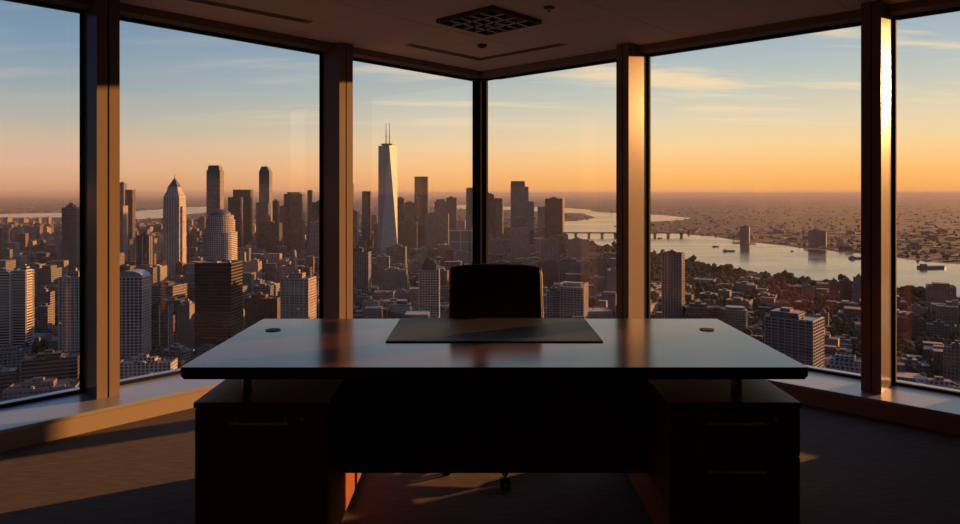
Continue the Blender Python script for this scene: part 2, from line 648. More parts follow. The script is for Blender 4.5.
slot([cpt(411, 45), cpt(480, 59), cpt(560, 44.5)], 0.085, 'V-shaped slot air diffuser in the ceiling near the window corner')
slot([cpt(150, -9), cpt(305, 21)], 0.085, 'long straight slot air diffuser in the ceiling over the left window')
x, y = cpt(482, 44.5)
r = empty('smoke_detector', (x, y, CEIL)); tag(r, 'tiny round detector in the ceiling inside the V-shaped air slot', 'smoke detector')
mb = MB(); mb.cyl(0, 0, 0.035, -0.022, 0, 20, r2=0.045); mb.build('detector_housing', M['slot'], r, smooth=False)
mb = MB(); mb.cyl(0, 0, 0.016, -0.028, -0.022, 16); mb.build('sensor_cap', M['black_plastic'], r)
x, y = cpt(549, 7)
r = empty('fire_sprinkler', (x, y, CEIL)); tag(r, 'small fire sprinkler in the ceiling right of the louvred light', 'sprinkler')
mb = MB(); mb.cyl(0, 0, 0.038, -0.006, 0, 20); mb.build('escutcheon', M['slot'], r)
mb = MB(); mb.tube([(0, 0, -.006), (0, 0, -.03)], .008, 8); mb.cyl(0, 0, .018, -.036, -.031, 12); mb.build('sprinkler_head', M['dull_metal'], r)

# ================================================================== the desk
DX = 0.055
dk = empty('executive_desk', (DX, 3.165, 0))
tag(dk, 'wide dark mahogany desk with a glossy floating top on two pedestals', 'desk')
x0, x1, y0, y1 = -1.211, 1.211, -0.515, 0.515


def rrect(x0, x1, y0, y1, r, n=6):
    P = []
    for cx, cy, a in ((x1 - r, y0 + r, -90), (x1 - r, y1 - r, 0), (x0 + r, y1 - r, 90), (x0 + r, y0 + r, 180)):
        for i in range(n + 1):
            q = math.radians(a + 90.0 * i / n)
            P.append((cx + r * math.cos(q), cy + r * math.sin(q)))
    return P


mb = MB()
I = 0.009
mb.prism(rrect(x0 + I, x1 - I, y0 + I, y1 - I, 0.012), 0.701, 0.716, 0, 0, rrect(x0, x1, y0, y1, 0.016))
mb.prism(rrect(x0, x1, y0, y1, 0.016), 0.716, 0.75, 0, 0, bottom=False)
mb.build('desktop', M['desk_top'], dk, bevel=0.003)


def pedestal(xa, xb, kind):
    r = MB()
    r.box(xa + .004, xb - .004, -0.520, 0.455, 0.04, 0.598)
    body = r.build('pedestal_body', M['desk'], dk, bevel=0.002)
    r = MB(); r.box(xa, xb, -0.537, 0.462, 0.600, 0.622); r.build('pedestal_top', M['desk'], dk, bevel=0.002)
    r = MB(); r.box(xa + .03, xb - .03, -0.49, 0.43, 0.0, 0.04); r.build('plinth', M['black_plastic'], dk)
    xm = (xa + xb) / 2
    if kind == 'door':
        fronts = [('cabinet_door', 0.045, 0.594, 0.547)]
    else:
        fronts = [('drawer_front', 0.415, 0.594, 0.547), ('drawer_front', 0.045, 0.411, 0.364)]
    for nm, za, zb, zh in fronts:
        r = MB(); r.box(xa + .006, xb - .006, -0.537, -0.5205, za, zb)
        fo = r.build(nm, M['desk'], dk, bevel=0.0015)
        r = MB()
        r.box(xm - .112, xm + .112, -0.562, -0.554, zh - .004, zh + .004)
        for s_ in (-1, 1):
            r.box(xm + s_ * .095 - .004, xm + s_ * .095 + .004, -0.554, -0.537, zh - .004, zh + .004)
        r.build('handle', M['dull_metal'], fo, bevel=0.001)
        if zb > 0.59:
            r = MB(); r.tube([(xb - .10, -0.537, 0.56), (xb - .10, -0.5405, 0.56)], 0.007, 12)
            r.build('key_lock', M['steel'], fo)


pedestal(-1.147, -0.6325, 'door')
pedestal(0.6616, 1.170, 'drawers')
mb = MB(); mb.box(-0.6365, 0.6656, -0.19, -0.168, 0.212, 0.701)
mb.build('modesty_panel', M['desk'], dk, bevel=0.0015)
for sx in (-0.99, 0.972):
    for sy in (-0.40, 0.36):
        mb = MB(); mb.cyl(sx, sy, 0.021, 0.622, 0.701, 24)
        mb.build('standoff', M['steel'], dk, smooth=False)
for gx, gy in ((-1.066, 0.205), (1.058, 0.215)):
    mb = MB()
    n = 28
    mb.prism([(gx + .036 * math.cos(2 * math.pi * i / n), gy + .036 * math.sin(2 * math.pi * i / n)) for i in range(n)], 0.750, 0.7535, 0, 0)
    go = mb.build('cable_grommet', M['black_plastic'], dk)
    mb = MB(); mb.cyl(gx + .008, gy, 0.012, 0.7535, 0.7542, 16); mb.build('grommet_slot', M['slot'], go)

dp = empty('desk_pad', (0.065, 3.385, 0.7503))
tag(dp, 'dark grey leather desk pad lying on the desk in front of the chair', 'desk pad')
mb = MB(); mb.prism(rrect(-0.489, 0.489, -0.293, 0.288, 0.006, 3), 0.0, 0.005, 0, 0); mb.build('pad_sheet', M['pad'], dp, bevel=0.0015)
mb = MB()
for a, b, c, d in ((-.484, .484, -.288, -.2865), (-.484, .484, .2815, .283), (-.484, -.4825, -.2865, .2815), (.4825, .484, -.2865, .2815)):
    mb.box(a, b, c, d, .005, .0055)
mb.build('stitching', M['slot'], dp)

# ================================================================== the chair
ch = empty('office_chair', (0.090, 3.60, 0), math.radians(0))
tag(ch, 'black high-backed swivel chair tucked behind the desk', 'office chair')


def cushion(name, mat, nx, ny, fn, parent):
    """closed padded slab: fn(u, v, side) -> point"""
    bm = bmesh.new()
    grid = {}
    for side in (0, 1):
        for i in range(nx + 1):
            for j in range(ny + 1):
                grid[side, i, j] = bm.verts.new(fn(i / nx * 2 - 1, j / ny * 2 - 1, side))
    for i in range(nx):
        for j in range(ny):
            bm.faces.new([grid[0, i, j], grid[0, i, j + 1], grid[0, i + 1, j + 1], grid[0, i + 1, j]])
            bm.faces.new([grid[1, i, j], grid[1, i + 1, j], grid[1, i + 1, j + 1], grid[1, i, j + 1]])
    for i in range(nx):
        for j, a, b in ((0, 0, 1), (ny, 1, 0)):
            bm.faces.new([grid[a, i, j], grid[a, i + 1, j], grid[b, i + 1, j], grid[b, i, j]])
    for j in range(ny):
        for i, a, b in ((0, 1, 0), (nx, 0, 1)):
            bm.faces.new([grid[a, i, j], grid[a, i, j + 1], grid[b, i, j + 1], grid[b, i, j]])
    bmesh.ops.recalc_face_normals(bm, faces=bm.faces)
    me = bpy.data.meshes.new(name)
    bm.to_mesh(me); bm.free()
    me.polygons.foreach_set('use_smooth', [True] * len(me.polygons))
    me.materials.append(mat)
    o = bpy.data.objects.new(name, me)
    COL.objects.link(o)
    o.parent = parent
    mo = o.modifiers.new('bevel', 'BEVEL'); mo.width = 0.012; mo.segments = 3; mo.limit_method = 'ANGLE'; mo.angle_limit = math.radians(50)
    return o


def backfn(u, v, side):
    zc_ = 0.5 * (v + 1)
    hw = 0.261 - 0.010 * zc_
    # rounded upper corners
    if v > 0.8:
        hw -= 0.004 * ((v - 0.8) / 0.2) ** 2
    x = u * hw
    z = 0.50 + 0.507 * zc_ - 0.012 * (abs(u) ** 4) * (1 if v > 0 else 0)
    y = 0.262 - 0.045 * u * u + 0.05 * zc_
    th = 0.055 if side else 0.0
    return (x, y + th, z)


cushion('backrest', M['black_fabric'], 14, 14, backfn, ch)
mb = MB()  # pale strip added round the backrest to imitate its sunlit rim
loop = [(1, v / 7 - 1) for v in range(0, 15)] + [(u / 7, 1) for u in range(6, -7, -1)] + [(-1, -v / 7 + 1) for v in range(0, 15)]
mb.tube([(lambda p: (p[0] + .002 * u_, p[1] + .018, p[2] + (.002 if v_ > .9 else 0)))(backfn(u_, v_, 0)) for u_, v_ in loop], 0.007, 8)
tag(mb.build('added_lit_edge', M['lit_edge'], ch, smooth=True), 'added pale strip standing for the sunlit backrest edge')


def seatfn(u, v, side):
    x = u * (0.255 - 0.01 * abs(v) ** 3)
    y = v * 0.25 - 0.02
    z = 0.43 + (0.07 - 0.012 * u * u - 0.015 * max(0, -v) ** 3 if side else 0.0)
    return (x, y, z)


cushion('seat', M['black_fabric'], 12, 12, seatfn, ch)
mb = MB(); mb.tube([(0, .10, .415), (0, .27, .405), (0, .335, .47), (0, .352, .70)], [.028, .03, .03, .022], 10)
mb.build('back_support', M['black_plastic'], ch, smooth=True)
mb = MB(); mb.box(-.10, .10, -.10, .12, .385, .43); mb.build('tilt_mechanism', M['black_plastic'], ch, bevel=.01)
mb = MB(); mb.cyl(0, 0, .028, .10, .26, 20); mb.cyl(0, 0, .018, .26, .385, 16); mb.build('gas_column', M['black_plastic'], ch)
for s_ in (-1, 1):
    mb = MB(); mb.tube([(s_ * .20, .02, .42), (s_ * .30, .02, .43), (s_ * .315, .03, .52), (s_ * .315, .03, .61)], .016, 8)
    ar = mb.build('armrest', M['black_plastic'], ch, smooth=True)
    mb = MB(); mb.prism(rrect(s_ * .315 - .035, s_ * .315 + .035, -.13, .12, .03), .61, .635, 0, 0); mb.build('arm_pad', M['black_fabric'], ar, bevel=.006)
mb = MB(); mb.cyl(0, 0, .045, .07, .115, 20)
base = mb.build('chair_base', M['black_plastic'], ch, bevel=.004)
for k in range(5):
    a = math.radians(-84 + 72 * k)
    ex, ey = .29 * math.cos(a), .29 * math.sin(a)
    mb = MB(); mb.tube([(.03 * math.cos(a), .03 * math.sin(a), .092), (ex, ey, .072)], [.026, .015], 8)
    mb.build('base_arm', M['black_plastic'], ch, smooth=True)
    mb = MB()
    tx, ty = -math.sin(a), math.cos(a)
    for q in (-.014, .014):
        mb.tube([(ex + tx * (q - .009), ey + ty * (q - .009), .027), (ex + tx * (q + .009), ey + ty * (q + .009), .027)], .027, 18)
    cs = mb.build('caster', M['black_plastic'], ch)
    mb = MB(); mb.cyl(ex, ey, .007, .03, .075, 8); mb.build('caster_stem', M['steel'], cs)

# ================================================================== the city far below
def gp(px, py):
    """point of the city ground seen at this place of the photograph"""
    Y = F * UP / (py - HY)
    return ((px - 480.0) / F * Y, Y)


R = random.Random(11)

# --- ground and river
def ground_mat():
    m = bpy.data.materials.new('city_ground')
    m.use_nodes = True
    t = NT(m.node_tree)
    b = t.n['Principled BSDF']
    P = t.new('ShaderNodeTexCoord').outputs['Object']
    n1 = t.noise(P, 0.0011, 6.0, 0.62)
    n2 = t.noise(P, 0.012, 5.0, 0.65)
    vo = t.new('ShaderNodeTexVoronoi')
    t.put(vo.inputs['Vector'], P)
    vo.inputs['Scale'].default_value = 0.028
    sepc = t.new('ShaderNodeSeparateColor')
    t.put(sepc.inputs[0], vo.outputs['Color'])
    blocks = t.ramp(sepc.outputs[0], [(0.0, (0.030, 0.028, 0.026, 1)), (0.5, (0.055, 0.048, 0.044, 1)), (0.85, (0.10, 0.088, 0.08, 1)), (1.0, (0.20, 0.175, 0.16, 1))])
    green = t.ramp(n2, [(0.3, (0.018, 0.020, 0.012, 1)), (0.7, (0.045, 0.042, 0.028, 1))])
    t.put(b.inputs['Base Color'], t.mix(t.maprange(n1, 0.42, 0.58, 0.15, 0.95), green, blocks))
    b.inputs['Roughness'].default_value = 0.95
    b.inputs['Specular IOR Level'].default_value = 0.1
    return m


def water_mat():
    m = bpy.data.materials.new('river_water')
    m.use_nodes = True
    t = NT(m.node_tree)
    b = t.n['Principled BSDF']
    b.inputs['Base Color'].default_value = (0.035, 0.04, 0.042, 1)
    P = t.new('ShaderNodeTexCoord').outputs['Object']
    mp_ = t.new('ShaderNodeMapping')
    t.put(mp_.inputs[0], P)
    mp_.inputs['Scale'].default_value = (0.35, 1.0, 1.0)
    n1 = t.noise(mp_.outputs[0], 0.004, 5.0, 0.6)
    t.put(b.inputs['Roughness'], t.maprange(n1, 0.35, 0.65, 0.08, 0.20))
    b.inputs['IOR'].default_value = 1.33
    b.inputs['Specular IOR Level'].default_value = 0.6
    n2 = t.noise(P, 0.03, 3.0, 0.6)
    bp = t.new('ShaderNodeBump')
    bp.inputs['Strength'].default_value = 0.15
    bp.inputs['Distance'].default_value = 1.0
    t.put(bp.inputs['Height'], n2)
    t.put(b.inputs['Normal'], bp.outputs[0])
    return m


RAD = 90000.0
mb = MB()
N = 96
ringp = [(RAD * math.cos(2 * math.pi * i / N), RAD * math.sin(2 * math.pi * i / N)) for i in range(N)]
mb.face([(x, y, GZ) for x, y in ringp])
go = mb.build('ground', ground_mat())
go['kind'] = 'structure'

RIV = [(432, 204.8), (470, 205.0), (500, 206.6), (540, 207.2), (575, 208.5), (592, 210), (590, 211.3), (605, 212.5), (620, 213), (648, 214.2),
       (671, 216), (691.5, 218.2), (684, 219.8), (660, 221.4), (645, 221.8), (632, 224), (627, 229), (640, 232.2),
       (683, 232.8), (690, 235), (714, 236.7), (726, 238.8), (740, 241), (750, 242.2), (767, 244.2), (784, 245.8),
       (805, 248.7), (825.5, 250.2), (841, 252.7), (860, 253.5), (893, 257.4), (912, 260), (939, 263), (960, 264.5), (1100, 284), (1500, 330),
       (1500, 420), (1100, 335), (960, 303), (933, 297.5), (912, 295.5), (893, 291.5), (860, 286), (836, 284), (814, 283.5), (791, 280.5), (772, 276.5),
       (745, 273.5), (729, 270.5), (712, 267.5), (700, 264), (685, 261.5), (662, 256), (648, 252.5), (619.5, 249.5), (606, 246.5), (589, 243.5), (573, 241),
       (560, 238.5), (552, 232), (556, 226), (564, 221.6), (579, 220.6), (596, 217.9), (583, 213.4), (564, 213), (530, 211.2), (500, 209.6), (470, 209), (440, 208)]
LAKE = [(-200, 216), (0, 214), (60, 212.8), (135, 211.2), (190, 207.2), (215, 206.4), (216, 211.5), (190, 214), (165, 218), (135, 219.3), (60, 217.4), (0, 217.8), (-200, 223)]


def tri_poly(name, pix, mat, z):
    pts = [gp(*p) for p in pix]
    bm = bmesh.new()
    vs = [bm.verts.new((x, y, 0)) for x, y in pts]
    es = [bm.edges.new((vs[i], vs[(i + 1) % len(vs)])) for i in range(len(vs))]
    bmesh.ops.triangle_fill(bm, edges=es, use_beauty=True)
    bmesh.ops.recalc_face_normals(bm, faces=bm.faces)
    for f_ in bm.faces:
        if f_.normal.z < 0:
            f_.normal_flip()
    me = bpy.data.meshes.new(name)
    bm.to_mesh(me); bm.free()
    me.materials.append(mat)
    o = bpy.data.objects.new(name, me)
    o.location = (0, 0, z)
    COL.objects.link(o)
    o['kind'] = 'structure'
    return pts


WM = water_mat()
RP = tri_poly('river', RIV, WM, GZ + 0.6)
LP_ = tri_poly('lake', LAKE, WM, GZ + 0.6)


def inside(x, y, P):
    c = False
    n = len(P)
    j = n - 1
    for i in range(n):
        if (P[i][1] > y) != (P[j][1] > y) and x < (P[j][0] - P[i][0]) * (y - P[i][1]) / (P[j][1] - P[i][1]) + P[i][0]:
            c = not c
        j = i
    return c


def wet(x, y, r=0.0):
    if r:
        return any(inside(x + r * a, y + r * b, RP) or inside(x + r * a, y + r * b, LP_) for a, b in ((0, 0), (1, 0), (-1, 0), (0, 1), (0, -1)))
    return inside(x, y, RP) or inside(x, y, LP_)


# --- facades
FM = {
    'dark_glass': facade('dark_curtain_wall', (0.085, 0.075, 0.07), (0.020, 0.022, 0.028), 3.0, 3.8, 0.72, 0.72, 0.5, 0.10, 0.0, 0.5, 0.8),
    'black': facade('black_tower_wall', (0.055, 0.043, 0.036), (0.012, 0.012, 0.014), 6.0, 4.0, 0.98, 0.55, 0.45, 0.15, 0.002, 0.5, 0.6),
    'blue_glass': facade('blue_grey_curtain_wall', (0.15, 0.15, 0.155), (0.045, 0.055, 0.072), 3.2, 3.8, 0.84, 0.74, 0.5, 0.12, 0.0, 0.35, 0.9),
    'white_grid': facade('white_concrete_grid', (0.34, 0.315, 0.30), (0.035, 0.036, 0.042), 4.2, 3.5, 0.62, 0.66, 0.8, 0.12, 0.003, 0.6),
    'pale_piers': facade('pale_stone_piers', (0.42, 0.37, 0.335), (0.028, 0.027, 0.03), 3.6, 4.0, 0.5, 0.84, 0.8, 0.15, 0.0, 0.4),
    'stone': facade('grey_stone_wall', (0.18, 0.16, 0.15), (0.035, 0.034, 0.037), 3.4, 3.8, 0.5, 0.52, 0.85, 0.15, 0.003, 0.5),
    'concrete': facade('weathered_concrete_wall', (0.14, 0.13, 0.13), (0.03, 0.03, 0.034), 4.0, 3.4, 0.7, 0.46, 0.85, 0.15, 0.003, 0.5),
    'brick': facade('brown_brick_wall', (0.13, 0.082, 0.062), (0.028, 0.026, 0.028), 3.2, 3.4, 0.46, 0.5, 0.9, 0.15, 0.004, 0.5),
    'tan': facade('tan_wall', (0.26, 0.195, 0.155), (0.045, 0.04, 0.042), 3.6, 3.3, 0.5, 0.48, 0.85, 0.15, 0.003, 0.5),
    'slats': facade('white_balcony_bands', (0.34, 0.32, 0.31), (0.03, 0.03, 0.034), 30.0, 3.4, 0.97, 0.58, 0.8, 0.2, 0.0, 0.4),
    'bands': facade('dark_ribbon_windows', (0.085, 0.074, 0.07), (0.018, 0.018, 0.021), 40.0, 3.9, 0.99, 0.5, 0.7, 0.12, 0.0, 0.4),
    'steel': facade('mirror_steel_glass', (0.34, 0.37, 0.40), (0.20, 0.225, 0.26), 3.0, 4.2, 0.92, 0.9, 0.6, 0.45, 0.0, 0.12, 0.15, 0.0),
    'blank': facade('plain_grey_wall', (0.15, 0.145, 0.148), (0.12, 0.115, 0.11), 9.0, 7.0, 0.2, 0.2, 0.85, 0.6, 0.0, 0.2, 0.3),
}
RM = {
    'dark': plain('dark_bitumen_roof', (0.045, 0.042, 0.042), 0.9, noise=.4, nscale=.2),
    'grey': plain('grey_gravel_roof', (0.095, 0.09, 0.09), 0.9, noise=.35, nscale=.15),
    'pale': plain('pale_membrane_roof', (0.22, 0.21, 0.205), 0.8, noise=.25, nscale=.12),
    'metal': plain('ribbed_metal_roof', (0.20, 0.21, 0.23), 0.45, .4),
    'slate': plain('dark_slate_roof', (0.05, 0.05, 0.055), 0.6),
}
MAST = plain('mast_steel', (0.10, 0.09, 0.09), 0.5, 0.5)
LEAF = plain('dark_leaves', (0.028, 0.028, 0.014), 0.95, spec=.1, noise=.5, nscale=.35)
FRAME_W = plain('white_concrete_frame', (0.36, 0.335, 0.32), 0.8, noise=.1, nscale=.1)
FRAME_B = plain('bronze_spandrels', (0.065, 0.052, 0.045), 0.6)
FRAME_D = plain('dark_frame', (0.03, 0.028, 0.028), 0.5)

occ = []      # (x, y, radius) of what already stands


def place(x0, x1, yt, yb, yaw, dr):
    """true width, depth, height and position of a building from where it shows"""
    Y = F * UP / (yb - HY)
    xc = (x0 + x1) / 2
    a = math.atan((xc - 480) / F)
    r = math.radians(yaw)
    T_ = (x1 - x0) * Y * math.cos(a) / F
    wd = T_ / (abs(math.cos(r + a)) + dr * abs(math.sin(r + a)))
    h = UP - (yt - HY) * Y / F
    return (xc - 480) / F * Y, Y, wd, wd * dr, h


def rect(wd, dp_):
    return [(-wd / 2, -dp_ / 2), (wd / 2, -dp_ / 2), (wd / 2, dp_ / 2), (-wd / 2, dp_ / 2)]


def gridframe(mb, wd, dp_, z0, z1, bay, fl, t=0.5, d=0.5, vert=True, horiz=True):
    """piers and floor edges standing proud of the wall"""
    hw, hd = wd / 2, dp_ / 2
    if vert:
        for L, ax in ((wd, 0), (dp_, 1)):
            n = max(1, round(L / bay))
            for i in range(n + 1):
                q = -L / 2 + L * i / n
                for s_ in (-1, 1):
                    if ax == 0:
                        ya, yb_ = sorted((s_ * hd, s_ * (hd + d)))
                        mb.box(q - t / 2, q + t / 2, ya, yb_, z0, z1)
                    else:
                        xa, xb = sorted((s_ * hw, s_ * (hw + d)))
                        mb.box(xa, xb, q - t / 2, q + t / 2, z0, z1)
    if horiz:
        n = max(1, int((z1 - z0) / fl))
        for k in range(n + 1):
            z = z0 + (z1 - z0) * k / n
            d2 = d * 1.15
            mb.box(-hw - d2, hw + d2, -hd - d2, -hd, z - t / 2, z + t / 2)
            mb.box(-hw - d2, hw + d2, hd, hd + d2, z - t / 2, z + t / 2)
            mb.box(-hw - d2, -hw, -hd, hd, z - t / 2, z + t / 2)
            mb.box(hw, hw + d2, -hd, hd, z - t / 2, z + t / 2)


def parapet(mb, wd, dp_, z, h=1.2, t=0.5, mi=0):
    a, b = wd / 2, dp_ / 2
    mb.box(-a, a, -b, -b + t, z, z + h, mi)
    mb.box(-a, a, b - t, b, z, z + h, mi)
    mb.box(-a, -a + t, -b + t, b - t, z, z + h, mi)
    mb.box(a - t, a, -b + t, b - t, z, z + h, mi)


def plant(root, wd, dp_, z, mats, k=0.5, h=4.0, seed=0):
    q = random.Random(seed)
    mb = MB()
    a, b = wd * k / 2, dp_ * k / 2
    ox, oy = q.uniform(-.15, .15) * wd, q.uniform(-.15, .15) * dp_
    mb.box(ox - a, ox + a, oy - b, oy + b, z, z + h, 0, 1)
    mb.box(ox - a * .4, ox + a * .3, oy - b * .5, oy + b * .4, z + h, z + h * 1.6, 0, 1)
    for i in range(4):
        ux, uy = q.uniform(-.4, .4) * wd, q.uniform(-.4, .4) * dp_
        mb.box(ux - 1.2, ux + 1.2, uy - 1, uy + 1, z, z + 1.8, 1, 1)
    return mb.build('rooftop_plant', mats, root, weld=False)


def roof_units(root, wd, dp_, z, seed, n=4):
    q = random.Random(seed)
    for i in range(n):
        mb = MB()
        ux, uy = (q.uniform(-.38, .38)) * wd, (q.uniform(-.38, .38)) * dp_
        a, b, h = q.uniform(1.2, 3.4), q.uniform(1.2, 3.0), q.uniform(1.2, 2.6)
        mb.box(ux - a, ux + a, uy - b, uy + b, z, z + h, 0)
        mb.cyl(ux, uy, min(a, b) * .6, z + h, z + h + .5, 10)
        mb.build('air_handler', RM['grey' if i % 2 else 'pale'], root)


def T(label, x0, x1, yt, yb, style, kind='plain', yaw=0.0, dr=0.9, roof='grey', top=None, name='office_tower', cat='building', frame=None, units=0, **kw):
    X, Y, wd, dp_, h = place(x0, x1, yt, yb, yaw, dr)
    root = empty(name, (X, Y, GZ), math.radians(yaw))
    tag(root, label, cat)
    occ.append((X, Y, max(wd, dp_) * 0.62))
    mats = [FM[style], RM[roof]]
    seed = int(x0 * 7 + yt * 3)
    body = MB()
    hb = h
    if kind == 'plain':
        body.prism(rect(wd, dp_), 0, h, 0, 1)
        parapet(body, wd, dp_, h, 1.3, .6)
        body.build('tower_body', mats, root)
        if top != 'none':
            plant(root, wd, dp_, h, mats, kw.get('pk', .45), kw.get('ph', 5.0), seed)
    elif kind == 'setback':        # steps: list of (fraction of height where it starts, scale)
        steps = kw['steps']
        for i, (fz, sc) in enumerate(steps):
            z0 = h * fz
            z1 = h * (steps[i + 1][0] if i + 1 < len(steps) else 1.0)
            b = body if i == 0 else MB()
            b.prism(rect(wd * sc, dp_ * sc), z0, z1, 0, 1)
            parapet(b, wd * sc, dp_ * sc, z1, 1.2, .5)
            b.build('tower_body' if i == 0 else 'upper_tier', mats, root)
        if top != 'none':
            sc = steps[-1][1]
            plant(root, wd * sc, dp_ * sc, h, mats, .5, kw.get('ph', 4.0), seed)
    elif kind == 'spire':          # shoulders, steep pyramid, needle
        hs = h
        body.prism(rect(wd, dp_), 0, hs * .90, 0, 1)
        body.build('tower_body', mats, root)
        b = MB()
        b.prism(rect(wd * .99, dp_ * .99), hs * .90, hs * .955, 0, 1, rect(wd * .72, dp_ * .72))
        b.prism(rect(wd * .72, dp_ * .72), hs * .955, hs, 0, 1, rect(wd * .62, dp_ * .62))
        b.build('shoulder', mats, root)
        ph = kw.get('pyr', 22)
        b = MB(); b.prism(rect(wd * .62, dp_ * .62), hs, hs + ph, 0, 0, rect(wd * .03, dp_ * .03)); b.build('pyramid_roof', RM['slate'], root)
        b = MB(); b.tube([(0, 0, hs + ph - 1), (0, 0, hs + ph + kw.get('needle', 9))], [.8, .3], 6); b.build('needle', MAST, root)
        for s_ in (-1, 1):
            b = MB()
            xa, xb = sorted((s_ * wd * .5, s_ * wd * .62))
            b.box(xa, xb, -dp_ * .3, dp_ * .3, 0, hs * .80, 0, 1)
            b.build('side_wing', mats, root)
    elif kind == 'slant':
        b = body
        b.prism(rect(wd, dp_), 0, h * .93, 0, 1); b.build('tower_body', mats, root)
        b = MB(); b.prism(rect(wd, dp_), h * .93, h, 0, 1, [(-wd * .32, -dp_ * .3), (wd * .2, -dp_ * .3), (wd * .2, dp_ * .3), (-wd * .32, dp_ * .3)])
        b.build('tapered_crown', mats, root)
        b = MB(); b.tube([(-wd * .05, 0, h), (-wd * .05, 0, h + 9)], [.7, .3], 6); b.build('needle', MAST, root)
    elif kind == 'crown':
        body.prism(rect(wd, dp_), 0, h * .95, 0, 1); body.build('tower_body', mats, root)
        b = MB(); b.prism(rect(wd * .84, dp_ * .84), h * .95, h * .985, 0, 1); b.prism(rect(wd * .7, dp_ * .7), h * .985, h, 0, 1); b.build('crown', mats, root)
        for i in range(5):
            q = -wd * .36 + wd * .72 * i / 4
            b = MB(); b.box(q - .4, q + .4, -dp_ * .42, -dp_ * .40, h * .985, h * 1.005)
            b.build('crown_fin', MAST, root)
    elif kind == 'round':
        n = 32
        P = []
        rr = min(wd, dp_) * .32
        for px_, py_ in rrect(-wd / 2, wd / 2, -dp_ / 2, dp_ / 2, rr, 5):
            P.append((px_, py_))
        body.prism(P, 0, h, 0, 1); body.build('tower_body', mats, root)
        b = MB(); Q = [(a * .8, c * .8) for a, c in P]; b.prism(Q, h, h + 3.5, 0, 1); b.build('rooftop_plant', mats, root)
    elif kind == 'dome':
        P = rrect(-wd / 2, wd / 2, -dp_ / 2, dp_ / 2, wd * .30, 5)
        body.prism(P, 0, h * .74, 0, 1); body.build('tower_body', mats, root)
        b = MB(); b.cyl(0, 0, wd * .47, h * .74, h * .88, 28, 0, top=1); b.build('middle_drum', mats, root)
        b = MB(); b.cyl(0, 0, wd * .43, h * .88, h * .93, 28, 0, top=1); b.build('upper_drum', mats, root)
        b = MB()
        nn = 8
        for i in range(nn):
            a0, a1 = math.pi / 2 * i / nn, math.pi / 2 * (i + 1) / nn
            b.cyl(0, 0, wd * .34 * math.cos(a0), h * .93 + h * .07 * math.sin(a0), h * .93 + h * .07 * math.sin(a1), 28, 0, r2=max(.2, wd * .34 * math.cos(a1)))
        b.build('dome', RM['slate'], root, smooth=False)
    elif kind == 'barrel':
        body.prism(rect(wd, dp_), 0, h * .93, 0, 1); body.build('tower_body', mats, root)
        b = MB()
        nn = 12
        prof = [(wd * .5 * math.cos(math.pi * i / nn), h * .93 + h * .07 * math.sin(math.pi * i / nn)) for i in range(nn + 1)]
        for i in range(nn):
            (xa, za), (xb, zb) = prof[i], prof[i + 1]
            b.face([(xa, -dp_ / 2, za), (xa, dp_ / 2, za), (xb, dp_ / 2, zb), (xb, -dp_ / 2, zb)])
        b.face([(x_, -dp_ / 2, z_) for x_, z_ in prof]); b.face([(x_, dp_ / 2, z_) for x_, z_ in reversed(prof)])
        b.build('barrel_roof', RM['metal'], root)
    elif kind == 'obelisk':
        # square shaft whose corners are cut into tall triangles towards a turned top
        n = 4
        r0, r1 = wd / math.sqrt(2), wd * .50
        B = [(r0 * math.cos(math.pi / 4 + math.pi / 2 * i), r0 * math.sin(math.pi / 4 + math.pi / 2 * i), 0) for i in range(4)]
        B2 = [(p[0], p[1], h * .12) for p in B]
        Tt = [(r1 * math.cos(math.pi / 2 * i) * 1.12, r1 * math.sin(math.pi / 2 * i) * 1.12, h) for i in range(4)]
        b = body
        for i in range(4):
            b.face([B[i], B[(i + 1) % 4], B2[(i + 1) % 4], B2[i]], [(0, 0), (wd, 0), (wd, h * .12), (0, h * .12)], 0)
            j = (i + 1) % 4
            b.face([B2[i], B2[j], Tt[j]], [(0, h * .12), (wd, h * .12), (wd / 2, h)], 0)
            b.face([B2[i], Tt[j], Tt[i]], [(wd / 2, h * .12), (wd, h), (0, h)], 0)
        b.face([Tt[0], Tt[1], Tt[2], Tt[3]], None, 1)
        b.build('tower_body', mats, root)
        b = MB(); b.cyl(0, 0, wd * .34, h, h + 4, 20); b.cyl(0, 0, wd * .42, h + 4, h + 6, 20); b.build('mast_platform', MAST, root)
        for s_ in (-1, 1):
            hm = kw.get('mast', 60)
            b = MB(); b.tube([(s_ * wd * .10, 0, h + 5), (s_ * wd * .10, 0, h + 5 + hm * .5), (s_ * wd * .10, 0, h + 5 + hm)], [1.5, 1.1, .7], 8)
            b.cyl(s_ * wd * .10, 0, 2.2, h + hm * .42, h + hm * .45, 10)
            b.build('mast', MAST, root)
    elif kind == 'twin':           # a slab with a taller slab behind its left half
        body.prism([(-wd / 2, -dp_ / 2), (wd / 2, -dp_ / 2), (wd / 2, 0), (-wd / 2, 0)], 0, h * .93, 0, 1); body.build('tower_body', mats, root)
        b = MB(); b.prism([(-wd * .5, 0), (wd * .3, 0), (wd * .3, dp_ / 2), (-wd * .5, dp_ / 2)], 0, h, 0, 1)
        b.build('rear_slab', mats, root)
        plant(root, wd * .5, dp_ * .3, h * .93, mats, .5, 3, seed)
    elif kind == 'terrace':
        for i, (a, b_, c) in enumerate(((1, 1, .55), (.86, .86, .75), (.7, .7, .9), (.45, .5, 1.0))):
            b = MB(); z0 = 0 if i == 0 else h * (.55, .75, .9)[i - 1]
            b.prism(rect(wd * a, dp_ * b_), z0, h * c, 0, 1); parapet(b, wd * a, dp_ * b_, h * c, 1.1, .4)
            b.build('tower_body' if i == 0 else 'terrace', mats, root)
    elif kind == 'gable':
        body.prism(rect(wd, dp_), 0, h * .6, 0, 1); body.build('walls', mats, root)
        b = MB()
        a, c = wd / 2, dp_ / 2
